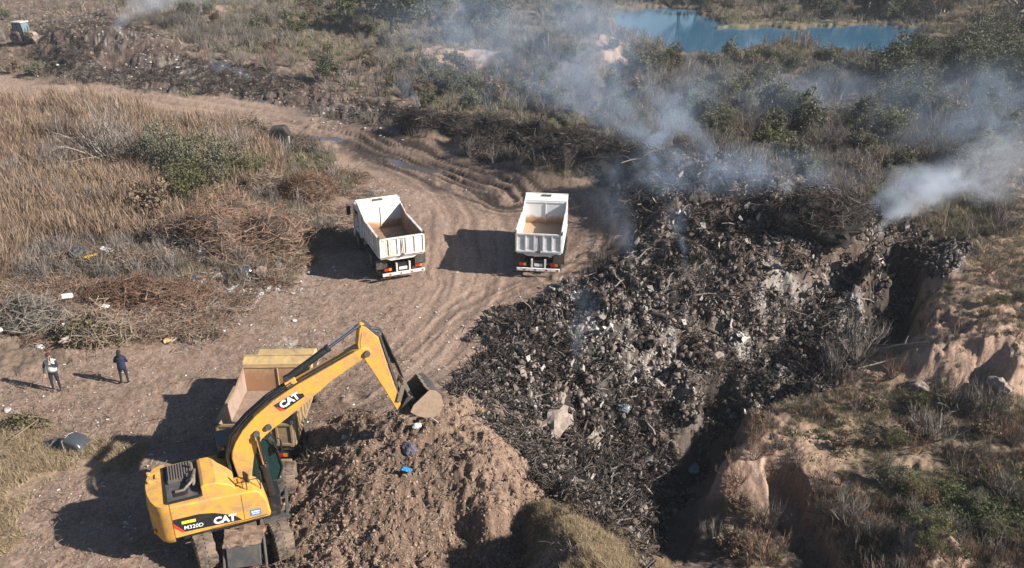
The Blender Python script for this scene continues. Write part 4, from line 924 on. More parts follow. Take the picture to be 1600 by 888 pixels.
M_dryg = vary_mat('dry_grass', [(.24, .175, .105), (.38, .29, .185), (.5, .40, .27)], jitter=.5, trans=.15, oscale=.3)
M_brng = vary_mat('brown_dead_grass', [(.165, .13, .092), (.275, .22, .16), (.41, .335, .25)], jitter=.5, trans=.15, oscale=.2)
M_grng = vary_mat('green_grass', [(.10, .098, .056), (.17, .163, .095), (.26, .245, .15)], jitter=.4, trans=.2, oscale=.3)
M_weed = vary_mat('green_weeds', [(.045, .06, .025), (.085, .105, .045), (.14, .16, .075)], jitter=.4, trans=.2)
M_litter = vary_mat('pale_litter', [(.35, .32, .29), (.52, .5, .47), (.7, .69, .67)], rough=.5, jitter=.3)

sticks_b = [p_stick('stick', M_char, 1, 0, .05, 1.0) for _ in range(3)] + [p_stick('stick', M_burn, 2, .2, .035, .9) for _ in range(2)]
clods_b = [p_clod('lump', M_burn, 1, .5, .7) for _ in range(5)]
sheets_b = [p_sheet('scrap', M_burn) for _ in range(4)] + [p_sheet('scrap', M_char, .5) for _ in range(2)]
tang_b = [p_stick('tangle', M_char, 14, .35, .022, .8, lift=.9, bend=.2) for _ in range(3)] + [p_stick('tangle', M_burn, 12, .3, .02, .7, lift=.9, bend=.25) for _ in range(3)]
zdeb = Z['debris']*(1-Z['gully']*.85)
wd = lambda X, Y: zv(zdeb, X, Y)
clods_e = [p_clod('lump', M_bearth, 1, .5, .7) for _ in range(5)]
def p_clump(name, n=15):
    b = MB()
    for k in range(n):
        c = rv(.55); c.z = abs(c.z)*.5; r = random.uniform(.07, .26); bm = bmesh.new(); bmesh.ops.create_icosphere(bm, subdivisions=1, radius=r); o = rv(9)
        b.add([v.co*(1+.5*mnoise.noise(v.co*2/r+o))+c for v in bm.verts], [tuple(v.index for v in f.verts) for f in bm.faces], random.choice((0, 0, 0, 1))); bm.free()
    for k in range(5):
        d = rv().normalized(); c = rv(.4); c.z = abs(c.z); b.tube([c-d*.7, c+rv(.15), c+d*.7], [.05, .04, .02], 3, 1, cap=False)
    for k in range(3):
        c = rv(.6); c.z = abs(c.z); u = rv().normalized()*.3; v = rv().normalized()*.22; b.add([c-u, c-v, c+u+rv(.1), c+v], [(0, 1, 2, 3)], random.choice((1, 2)))
    return b.mesh(name, [M_bearth, M_char, M_ashl])
bermw = lambda X, Y: wd(X, Y)*(1-sstep(980, 1010, zv(PX, X, Y)))*(zv(PX, X, Y) > 600)*(zv(PY, X, Y) < 300)
spread('berm_tangles', tang_b[:3]+sticks_b[:3], 2600, bermw, .4, 1.6, 'black charred brushwood on the berm behind the yard', tilt=.6)
spread('burnt_clumps', [p_clump('clump') for _ in range(6)], 2400, wd, .2, .85, 'crushed blackened clumps of soil and rubbish in the heap', tilt=.5, sink=.25, spow=2)
spread('burnt_lumps', clods_b+clods_b+clods_e, 15000, wd, .015, .15, 'charred lumps of rubbish covering the smoking heap', any_rot=True, sink=.3, spow=2.6)
spread('burnt_sticks', sticks_b, 10000, lambda X, Y: wd(X, Y)*(1-.8*zv('ashlight', X, Y)), .2, 1.5, 'charred sticks and branches strewn over the smoking heap', tilt=.5, spow=3, lift=.04)
spread('burnt_scrap', sheets_b, 3000, wd, .06, .4, 'crumpled burnt sheets and rags on the heap', tilt=.9, spow=3)
spread('burnt_tangles', tang_b, 3600, lambda X, Y: wd(X, Y)*(1-.8*zv('ashlight', X, Y))*(.1+.9*(fbm(X, Y, .3, 2, 61) > .5)), .3, 1.3, 'tangled charred brushwood on the heap', tilt=.5, spow=2)
spread('ash_flakes', [p_clod('flake', M_ashl, 1, .5, .5) for _ in range(3)] + [p_sheet('flake', M_ashl) for _ in range(3)], 9000, lambda X, Y: np.clip(zv(zdeb, X, Y)*(.03+zv('ashlight', X, Y)), 0, 1), .02, .13, 'pale ash flakes and chunks lying on the heap', any_rot=True, spow=3)
zu = Z['ulheap']
spread('far_burnt_debris', clods_b[:2]+tang_b+tang_b+tang_b, 15000, lambda X, Y: zv(zu, X, Y)*(.2+.8*(fbm(X, Y, .2, 3, 62) > .48)), .03, .15, 'burnt debris along the far bank of the dirt road', tilt=.8, spow=2.5, grow=.1)
spread('far_burnt_tangles', tang_b, 5000, lambda X, Y: zv(zu, X, Y)*(fbm(X, Y, .12, 3, 64) > .47), .2, .95, 'dark charred brushwood on the far rubbish mound', tilt=.6, spow=1.5)
spread('far_litter', [p_sheet('scrap', M_ashl) for _ in range(4)] + [p_clod('chunk', M_yard)], 2200, lambda X, Y: zv('ulbrown', X, Y)*.3+zv(zu, X, Y)*.4+.5*np.exp(-((zv(PX, X, Y)-600)/140)**2-((zv(PY, X, Y)-180)/22)**2), .03, .2, 'small pale rubbish scattered beyond the road', tilt=.6, spow=3, grow=.2)
spread('brown_rubbish', [p_clod('chunk', M_clod, 1, .5)]+[p_leaf_tuft('litter', M_brng, 40, .9, .5, .16)]+[p_stick('tangle', M_twig, 10, .3, .02, .7, lift=.7) for _ in range(3)]+[p_stick('tangle', M_burn, 10, .3, .02, .7, lift=.7) for _ in range(3)], 9000, lambda X, Y: zv('ulbrown', X, Y)*.8*(.15+.85*(fbm(X, Y, .15, 3, 63) > .48)), .05, .22, 'brown earth lumps and twigs beyond the road', tilt=.6, grow=.1, spow=2.5)

clods_s = [p_clod('clod', M_clod, 1, .45, .8) for _ in range(5)]; clods_p = [p_clod('clod', M_clodp, 1, .45, .8) for _ in range(3)]
spread('earth_clods', clods_s+clods_p[:1], 20000, lambda X, Y: zv('soil', X, Y), .010, .07, 'crumbly brown clods on the excavated soil heap', any_rot=True, sink=.2, spow=2.6, F1=40)
spread('soil_roots', [p_stick('root', M_twig, 3, .2, .012, .6, lift=.6) for _ in range(3)], 2200, lambda X, Y: zv('soil', X, Y), .3, 1.1, 'thin roots and twigs poking out of the soil heap', tilt=.5, F1=40)
yardw = lambda X, Y: zv(Z['dirt'], X, Y)*(1-zv(Z['debris'], X, Y))*(1-zv(Z['soil'], X, Y))
edge = lambda X, Y: yardw(X, Y)*(.12+.88*np.clip(fbm(X, Y, .25, 3, 71)*2.6-1.0, 0, 1))
spread('yard_crumbs', [p_clod('crumb', M_yard, 1, .4, .6) for _ in range(4)], 8000, edge, .01, .055, 'small stones and crumbs on the packed dirt yard', any_rot=True, spow=3, F1=110, grow=.2)
spread('yard_twigs', [p_stick('twig', M_twig, 2, .3, .012, .7, lift=.12) for _ in range(4)], 4500, lambda X, Y: edge(X, Y)*(zv(PX, X, Y) < 640), .25, 1.2, 'dry twigs trodden into the dirt yard', tilt=.08, spow=2, lift=.02, F1=100)
lw = lambda X, Y: (.10*edge(X, Y) + np.exp(-((zv(PX, X, Y)-385)/85)**2-((zv(PY, X, Y)-435)/24)**2) + .5*np.exp(-((zv(PX, X, Y)-560)/90)**2-((zv(PY, X, Y)-300)/24)**2)+ .35*np.exp(-((zv(PX, X, Y)-780)/60)**2-((zv(PY, X, Y)-510)/40)**2)
    + .4*np.exp(-((zv(PX, X, Y)-520)/90)**2-((zv(PY, X, Y)-190)/10)**2))
spread('small_litter', [p_sheet('scrap', M_litter, .3, 2) for _ in range(4)], 2600, lw, .02, .14, 'tiny white scraps of litter on the dirt', tilt=.4, spow=2.5, F1=110, lift=.02)

spread('heap_litter', [p_sheet('scrap', M_litter, .4, 2) for _ in range(4)]+[p_sheet('scrap', M_yard, .4, 2)], 1500, lambda X, Y: np.exp(-((zv(PX, X, Y)-385)/80)**2-((zv(PY, X, Y)-438)/17)**2)*(.2+.8*(fbm(X, Y, .9, 2, 72) > .45))+.6*np.exp(-((zv(PX, X, Y)-300)/30)**2-((zv(PY, X, Y)-430)/14)**2), .04, .2, 'dense pale litter spilling from the biggest brush heap', tilt=.5, spow=2.2, F1=70, lift=.06)
# vegetation covers
reeds = [p_tuft('reed', M_reed, 30, 1.7, .011, .55, .35, 4, plume=1.5) for _ in range(3)] + [p_tuft('reed', M_reed2, 30, 1.4, .011, .55, .5, 4, plume=1.4) for _ in range(4)]
zr = lambda X, Y: zv('reed', X, Y)
spread('reed_field', reeds, 13000, lambda X, Y: zr(X, Y)*(.15+.85*(fbm(X, Y, .22, 3, 81) > .46)), .4, 1.2, 'tall dry straw-coloured reeds filling the field on the left', tilt=.12, F1=110, spow=1, grow=.1)
spread('reed_understory', [p_tuft('grass', M_brng, 24, .5, .014, .35, .8, 3) for _ in range(3)]+[p_twigs('twigs', M_twigg, 10, .8, .01) for _ in range(2)], 7000, lambda X, Y: zr(X, Y), .6, 1.4, 'low dead grass and stalks between the reeds', tilt=.2, F1=110, spow=1)
dryt = [p_tuft('grass', M_dryg, 26, .38, .011, .3, .8, 3) for _ in range(3)]; brnt = [p_tuft('grass', M_brng, 26, .45, .012, .3, .8, 3) for _ in range(3)]; grnt = [p_tuft('grass', M_grng, 26, .35, .014, .3, .7, 3) for _ in range(2)]
spread('straw_grass', dryt, 6500, lambda X, Y: np.clip(zv('straw', X, Y)*1.2, 0, 1)*(1-zv('soil', X, Y))*(fbm(X, Y, .8, 2, 82) > .42), .25, .8, 'flattened pale straw grass at the lower left', tilt=.5, F1=60)
spread('hillock_grass', [p_tuft('grass', M_dryg, 30, .30, .006, .2, .9, 3) for _ in range(3)], 14000, lambda X, Y: zv('grassmound', X, Y), .35, .9, 'fine dry yellow grass covering the hillock at the bottom', tilt=.4, F0=14, F1=40)
wr = lambda X, Y: (1-.9*zv(CUT, X, Y))*zv('right', X, Y)*(1-zv(zdeb, X, Y))*(1-.75*zv('pink', X, Y))*(1-.7*zv('gully', X, Y))
spread('slope_dry_grass', brnt+dryt[:1], 7500, lambda X, Y: wr(X, Y)*(fbm(X, Y, .6, 3, 83) > .5), .25, .75, 'brown dead grass on the slope at the right', tilt=.4, F1=90)
spread('slope_green_grass', grnt, 3800, lambda X, Y: wr(X, Y)*(fbm(X, Y, .3, 3, 84) > .54), .3, .8, 'patches of green grass on the slope at the right', tilt=.4, F1=90)
spread('slope_twigs', [p_twigs('twigs', M_twigg, 12, .7, .009) for _ in range(3)]+[p_twigs('twigs', M_twigr, 12, .6, .009) for _ in range(3)], 1900, lambda X, Y: wr(X, Y)*(fbm(X, Y, .5, 3, 85) > .55), .4, 1.2, 'low bare scrub twigs on the slope at the right', tilt=.3, F1=90)
spread('slope_weeds', [p_leaf_tuft('weed', M_weed, 60, .5, .3, .06) for _ in range(3)], 420, lambda X, Y: wr(X, Y)*np.clip(np.exp(-((zv(PX, X, Y)-1530)/80)**2-((zv(PY, X, Y)-810)/40)**2)+.6*np.exp(-((zv(PX, X, Y)-1370)/30)**2-((zv(PY, X, Y)-870)/30)**2)+.015, 0, 1), .5, 1.2, 'leafy green weeds creeping at the lower right', tilt=.3, F1=60)
zother = (1-np.exp(-((PX-770)/190)**4-((PY-(203+(PX-770)*.17))/27)**2))*np.clip(1-Z['dirt']-Z['debris']-Z['ulheap']-Z['soil']-Z['reed']-Z['right']-Z['lake']-Z['straw']-.8*Z['pink']-Z['grassmound']-.75*Z['ulbrown']-Z['gully'], 0, 1)
wo_ = lambda X, Y: zv(zother, X, Y)
spread('scrub_grass', brnt+grnt[:1], 13000, lambda X, Y: wo_(X, Y)*(.35+.65*(fbm(X, Y, .15, 3, 86) > .45)), .6, 1.6, 'dead brown grass between the scrub bushes', tilt=.4, F0=40, F1=230, grow=.5)
spread('scrub_green_grass', grnt, 7000, lambda X, Y: wo_(X, Y)*(fbm(X, Y, .1, 3, 87) > .5), .7, 1.8, 'olive grass between the scrub bushes', tilt=.4, F0=40, F1=230, grow=.5)
spread('scrub_twigs', [p_twigs('twigs', M_twigg, 16, .9, .014) for _ in range(4)], 5000, lambda X, Y: wo_(X, Y)*(.1+.9*(fbm(X, Y, .12, 3, 88) > .52)), .6, 1.5, 'leafless grey scrub covering the land behind the heap', tilt=.3, F0=40, F1=200, grow=.5)

bb = lambda X, Y: (1-sstep(515, 550, zv(PY, X, Y)))*(1-.85*np.exp(-((zv(PX, X, Y)-360)/95)**2-((zv(PY, X, Y)-440)/16)**2))*zv('brushbase', X, Y)*(1-.6*zv('dirt', X, Y))*(1-zv('reed', X, Y)*.7)*(.2+.8*(fbm(X, Y, .35, 3, 91) > .46))
spread('brush_litter', [p_stick('tangle', mt_, 16, .4, .013, .9, lift=.5, bend=.25) for mt_ in (M_twigr, M_twigr, M_twig, M_twig, M_twigg)], 3600, bb, .5, 1.5, 'loose dry twigs and brushwood between the brush heaps', tilt=.3, F1=80, spow=1.5)
# ------------------------------------------------------------------ bushes and trees
def wood(mb, p, d, L, r, depth, ends, spreadk=.55, up=.25):
    q = [p]; n = 3; c = p.copy(); dd = d.copy()
    for i in range(n): dd = (dd + rv(.22) + Vector((0, 0, up*.25))).normalized(); c = c + dd*L/n; q.append(c.copy())
    mb.tube(q, [r, r*.85, r*.7, r*.5], 3 if r < .05 else 6, cap=False)
    if depth == 0: ends.append((c, dd)); return
    for k in range(random.choice((2, 3, 3))):
        a = q[random.choice((1, 2, 3))]; wood(mb, a, (dd + rv(spreadk*1.3) + Vector((0, 0, up))).normalized(), L*random.uniform(.55, .8), r*.55, depth-1, ends, spreadk, up)
    ends.append((c, dd))
def bush_meshes(kind, seed, mt_leaf, mt_wood, H=1.6, leaf=.07, clumps=60, lpc=14, stems=7, depth=2, wide=1.0, flat_top=0.0, trunk=False):
    st = random.getstate(); random.seed(seed); w = MB(); ends = []
    if trunk:
        wood(w, Vector((0, 0, 0)), Vector((.05, 0, 1)), H*.38, H*.045, 0, [], .2, .4)
        base = Vector((.02*H, 0, H*.30))
        for k in range(stems): a = 2*pi*k/stems+random.uniform(-.4, .4); wood(w, base+Vector((0, 0, random.uniform(-.06, .12)*H)), Vector((cos(a)*wide, sin(a)*wide, .75)).normalized(), H*.34, H*.022, depth, ends)
    else:
        for k in range(stems):
            a = 2*pi*k/stems+random.uniform(-.5, .5); t_ = random.uniform(.15, .85)*wide
            wood(w, Vector((cos(a)*.06*H, sin(a)*.06*H, 0)), Vector((cos(a)*t_, sin(a)*t_, 1)).normalized(), H*.48, max(.010, H*.014), depth, ends)
    wm = w.mesh('stems', mt_wood)
    lm = None
    if mt_leaf:
        b = MB(); vs = []; fs = []
        random.shuffle(ends); pts = [e[0] for e in ends][:clumps]
        while len(pts) < clumps: e = random.choice(ends); pts.append(e[0]+rv(.16*H))
        for c in pts:
            R_ = H*random.uniform(.07, .14)
            for j in range(lpc):
                p = c + rv().normalized()*R_*random.random()**.4; p.z = max(p.z, .03)
                u = rv().normalized(); v = u.cross(rv()).normalized(); l = leaf*random.uniform(.6, 1.5); n0 = len(vs)
                vs += [p-u*l, p-v*l*.55, p+u*l, p+v*l*.55]; fs.append((n0, n0+1, n0+2, n0+3))
        b.add(vs, fs); lm = b.mesh('foliage', mt_leaf)
    random.setstate(st); return wm, lm
L_gg = vary_mat('grey_green_leaves', [(.09, .088, .055), (.155, .15, .10), (.235, .225, .16)], jitter=.4, trans=.2)
L_ol = vary_mat('olive_leaves', [(.085, .085, .038), (.15, .148, .07), (.23, .22, .115)], jitter=.4, trans=.2)
L_dg = vary_mat('dark_green_leaves', [(.065, .067, .043), (.11, .112, .074), (.175, .172, .12)], jitter=.4, trans=.15)
L_bg = vary_mat('bright_green_leaves', [(.06, .085, .03), (.11, .14, .05), (.18, .21, .085)], jitter=.4, trans=.25)
L_br = vary_mat('brown_dry_leaves', [(.10, .07, .048), (.18, .13, .09), (.28, .21, .15)], jitter=.4, trans=.15)
def variants(n, *a, **k): return [bush_meshes('b', 100+i*7+hash(a[0]) % 5*0, *a[1:], **k) for i in range(n)]
V = {
 'grey_green': variants(3, 'gg', L_gg, M_twigg, H=1.7, leaf=.055, clumps=190, lpc=20),
 'olive': variants(3, 'ol', L_ol, M_twig, H=1.4, leaf=.05, clumps=150, lpc=20, wide=1.3),
 'gg_fine': variants(2, 'gf', L_gg, M_twigg, H=1.7, leaf=.034, clumps=230, lpc=22, stems=9, wide=1.4),
 'ol_fine': variants(2, 'of', L_ol, M_twig, H=1.4, leaf=.03, clumps=200, lpc=22, stems=9, wide=1.6),
 'dark': variants(3, 'dg', L_dg, M_twigg, H=2.2, leaf=.055, clumps=190, lpc=24),
 'bright': variants(2, 'bg', L_bg, M_twig, H=1.3, leaf=.06, clumps=60, lpc=18, wide=1.2),
 'bare': variants(4, 'ba', None, M_twigg, H=1.8, stems=20, depth=3, wide=1.2),
 'bare_red': variants(2, 'br', None, M_twigr, H=1.5, stems=13, depth=3, wide=1.3),
 'brown': variants(3, 'bw', L_br, M_twig, H=1.3, leaf=.06, clumps=75, lpc=14, wide=1.3),
 'tree': [bush_meshes('t', 300+i, (L_dg, L_gg, L_dg)[i], M_twigg, H=4.5, leaf=.11, clumps=330, lpc=26, stems=7, depth=2, wide=1.2, trunk=True) for i in range(3)],
 'tree_grey': [bush_meshes('t', 340+i, L_br if i else None, M_twigg, H=4.5, leaf=.09, clumps=70, lpc=10, stems=8, depth=3, wide=1.0, trunk=True) for i in range(2)],
 'flat_tree': [bush_meshes('t', 360, L_bg, M_twigg, H=3.4, leaf=.12, clumps=150, lpc=22, stems=9, depth=2, wide=2.6, trunk=True)],
}
KN = {'gg_fine': 'bush', 'ol_fine': 'bush', 'grey_green': 'bush', 'olive': 'bush', 'dark': 'bush', 'bright': 'bush', 'bare': 'bare_bush', 'bare_red': 'bare_bush', 'brown': 'bush', 'tree': 'tree', 'tree_grey': 'tree', 'flat_tree': 'tree'}
def plant(kind, pos, s=1.0, label=None, group=None, sz=None, i=None):
    wm, lm = V[kind][random.randrange(len(V[kind])) if i is None else i % len(V[kind])]; tr = 'tree' in kind
    o = empty(KN[kind], (pos[0], pos[1], pos[2]-.05), random.uniform(0, 2*pi), label, 'tree' if tr else 'bush', group)
    o.scale = (s, s, s*(sz or random.uniform(.85, 1.15)))
    link('trunk' if tr else 'stems', wm, o)
    if lm: link('crown' if tr else 'foliage', lm, o)
    return o
def thicket(poly, n, kinds, s0, s1, where, group_where):
    xs = [p[0] for p in poly]; ys = [p[1] for p in poly]; k = 0; tries = 0; done = []
    KD = {'gg_fine': 'grey-green leafy bush', 'ol_fine': 'olive leafy bush', 'grey_green': 'grey-green leafy bush', 'olive': 'olive leafy bush', 'dark': 'dark green bush', 'bright': 'bright green bush', 'bare': 'leafless grey bush', 'bare_red': 'leafless reddish bush', 'brown': 'brown dry-leaved bush', 'tree': 'dark green tree', 'tree_grey': 'grey wintry tree'}
    while k < n and tries < n*40:
        tries += 1; a = random.uniform(min(xs), max(xs)); c = min(ys)+(max(ys)-min(ys))*random.random()
        if sdf_poly(np.array([a]), np.array([c]), poly)[0] < 0: continue
        p = on(a, c)
        if zv('lake', p.x, p.y) > .2 or zv(zdeb, p.x, p.y) > .5 or zv('dirt', p.x, p.y) > .5: continue
        kd = random.choices([q[0] for q in kinds], [q[1] for q in kinds])[0]; s = random.uniform(s0, s1)*(1.3 if s0 > .55 else 1.0)
        if any(hypot(p.x-q[0], p.y-q[1]) < .36*(s+q[2])*.8 for q in done): continue
        done.append((p.x, p.y, s)); k += 1
        fx = (a-min(xs))/(max(xs)-min(xs)); fy = (c-min(ys))/(max(ys)-min(ys)); big = 'tall ' if s > .5*(s0+s1)*(1.3 if s0 > .55 else 1.0) else 'low '
        side = ('far left', 'left', 'middle', 'right', 'far right')[min(4, int(max(0, min(a, 1599)-max(0, min(xs)))/(min(1600, max(xs))-max(0, min(xs)))*5))]; dep = 'front' if fy > .5 else 'back'
        plant(kd, p, s, big + KD[kd] + ' at the ' + side + ' ' + dep + ' ' + where, big + KD[kd] + ' ' + side + ' ' + dep + ' ' + group_where)
thicket([(1085,32),(1085,12),(1180,0),(1500,-6),(1500,22),(1440,36),(1200,31)], 40, [('tree', 6), ('grey_green', 3), ('dark', 4)], .9, 1.6, 'of the pond far bank', 'on the far pond bank')
thicket([(1040,5),(1080,-12),(1600,-25),(1620,6),(1450,2)], 22, [('tree', 4), ('tree_grey', 3)], 1.1, 1.9, 'beyond the pond', 'beyond the pond')
thicket([(1440,80),(1450,20),(1640,5),(1640,60),(1500,80)], 16, [('tree_grey', 4), ('bare', 3), ('grey_green', 2)], .9, 1.7, 'of the top right corner', 'at the top right corner')
thicket([(1380,160),(1400,95),(1500,70),(1640,70),(1640,165),(1500,175)], 22, [('dark', 6), ('grey_green', 3), ('olive', 1)], 1.2, 2.0, 'of the clump right of the pond', 'in the clump right of the pond')
thicket([(940,70),(960,60),(1010,80),(1060,100),(1300,95),(1400,100),(1380,135),(1200,135),(1050,130),(960,100)], 24, [('grey_green', 5), ('dark', 2), ('bare', 2), ('brown', 1)], .7, 1.15, 'of the near pond shore', 'along the near pond shore')
thicket([(860,200),(870,130),(1000,120),(1400,140),(1640,160),(1640,250),(1400,230),(1330,260),(1100,230),(960,210)], 64, [('bare', 3), ('grey_green', 6), ('olive', 4), ('brown', 3), ('dark', 2)], .8, 1.5, 'of the scrub behind the heap', 'in the scrub behind the heap')
thicket([(1180,262),(1300,235),(1450,230),(1640,240),(1640,330),(1560,350),(1400,320),(1300,290)], 18, [('bare', 4), ('brown', 4), ('grey_green', 3)], .56, 1.1, 'behind the smoking heap end', 'behind the right end of the heap')
thicket([(600,60),(620,-10),(960,-12),(940,30),(860,40),(700,60)], 26, [('grey_green', 6), ('dark', 3), ('olive', 3), ('tree', 1)], 1.0, 1.7, 'left of the pond', 'left of the pond')
thicket([(400,55),(430,-10),(620,-10),(600,60),(480,68)], 16, [('olive', 4), ('grey_green', 4), ('brown', 3)], .8, 1.4, 'beyond the road', 'beyond the road')
thicket([(640,165),(600,130),(680,110),(860,100),(890,175),(820,172),(720,155)], 26, [('bare', 4), ('brown', 5), ('olive', 3), ('bare_red', 2)], .7, 1.3, 'of the brush above the ash', 'above the ash band')
thicket([(300,105),(330,70),(480,70),(640,100),(640,140),(480,118)], 14, [('bare_red', 2), ('brown', 5), ('bare', 3)], .7, 1.2, 'behind the far rubbish', 'behind the far rubbish')
thicket([(60,200),(220,250),(330,330),(250,370),(60,380),(0,300)], 8, [('ol_fine', 2), ('brown', 3), ('bare', 4)], .8, 1.3, 'of the tall reed field', 'among the reeds')
thicket([(1250,640),(1400,610),(1600,640),(1620,880),(1330,870),(1240,740)], 36, [('gg_fine', 2), ('ol_fine', 3), ('bare', 5), ('bare_red', 3), ('brown', 3)], .35, .8, 'of the lower right slope', 'on the lower right slope')
thicket([(1470,430),(1600,420),(1640,500),(1560,520),(1480,480)], 10, [('gg_fine', 3), ('bare', 3), ('ol_fine', 2)], .3, .55, 'of the right bank top', 'on the right bank')
thicket([(1090,640),(1200,650),(1230,760),(1200,880),(1110,880),(1100,760)], 14, [('bare_red', 5), ('bare', 3), ('brown', 2)], .5, .9, 'of the gully spur', 'of the gully spur')
P1 = on(175, 255); plant('bare', P1, 2.9, 'largest leafless grey bush, rising above the reeds beside the road', i=0)
plant('bare', on(225, 266), 2.4, 'broad leafless bush directly right of the tallest one in the reeds', i=1)
plant('dark', on(245, 268), 1.3, 'small dark green bush between the two bare bushes and the green clump', i=0)
for k_, (a_, c_, kd, s_, lb) in enumerate([(285,290,'gg_fine',2.3,'large grey-green bush in the middle of the reed field'), (345,300,'gg_fine',2.0,'grey-green bush right of the large one in the reed field'), (300,322,'ol_fine',2.4,'olive bush in front of the grey-green pair'),
    (390,290,'ol_fine',1.6,'low olive bush between the reed field and the brush heaps'), (245,340,'brown',2.2,'brown bush at the front of the reed field'), (365,255,'bare',2.0,'leafless bush behind the grey-green pair'), (150,335,'bare',1.2,'small leafless bush in the front of the reeds'),
    (420,280,'bare_red',1.2,'reddish leafless bush left of the rusty drum heap'), (545,32,'bright',3.0,'round bright green bush standing alone at the top edge'), (515,128,'dark',1.4,'dark bush by itself behind the far rubbish'), (1340,565,'bare',1.35,'tall thin leafless bush below the shaded bank'),
    (1300,590,'bare',1.2,'leafless bush left of the tall thin one below the shaded bank'), (1490,640,'bare',1.1,'wide grey leafless bush under the pink cliff'), (1530,645,'bare',.9,'smaller grey leafless bush right of the wide one under the pink cliff'), (1450,690,'bare',.95,'grey thorny bush in the middle of the lower right slope'),
    (1395,590,'bare_red',.7,'low reddish bush between the shaded bank and the pink cliff'), (1535,745,'bright',.45,'small bright green bush beside the pale log'), (1360,640,'bright',.5,'green tuft bush at the top of the lower right slope'), (1395,700,'ol_fine',.6,'olive bush left of the grey thorny bush'),
    (1385,760,'gg_fine',.75,'grey-green bush at the centre of the lower right slope'), (1425,775,'ol_fine',.75,'olive bush right of the central grey-green bush'), (1190,880,'bare_red',1.1,'dense reddish thorn bush at the bottom edge beside the gully'), (1140,865,'brown',1.0,'brown grassy bush at the bottom of the gully'), (1000,880,'bare_red',.6,'small reddish bush at the foot of the grassy hillock'),
    (1470,140,'bright',1.2,'light green bush in front of the dark clump right of the pond')]):
    plant(kd, on(a_, c_), s_, lb, i=k_)
plant('flat_tree', on(1545, 62), 1.25, 'bright green flat-topped tree near the top right corner')

# the rest of the far scrub reads as one mass
def joined(kd, i):
    wm, lm = V[kd][i % len(V[kd])]; b = MB()
    for k, mm in enumerate([q for q in (wm, lm) if q]): b.add([v.co[:] for v in mm.vertices], [tuple(p.vertices) for p in mm.polygons], k)
    return b.mesh('scrub_bush', [q.materials[0] for q in (wm, lm) if q])
pz = [joined(k_, i_) for k_, i_ in (('grey_green', 0), ('grey_green', 1), ('olive', 0), ('brown', 0), ('bare', 0), ('bare', 1), ('bare', 2), ('brown', 1))]
zs = np.clip(zother*(1-np.exp(-((PX-790)/160)**2-((PY-(185+(PX-790)*.13))/17)**2))*(1-(PX < 640)*(PY > 120))*sstep(52, 60, GY)*(1-sstep(175, 190, GY)), 0, 1)*(1-sstep(-2, 2, sdf_poly(PX, PY, [(930,0),(1500,0),(1500,92),(1230,92),(1060,88),(960,60)])))
spread('scrub_thicket', pz, 620, lambda X, Y: zv(zs, X, Y)*(.25+.75*(fbm(X, Y, .07, 3, 95) > .47)), .7, 1.5, 'mass of far scrub bushes behind the heap and around the pond', tilt=.08, F0=50, F1=190, spow=1)
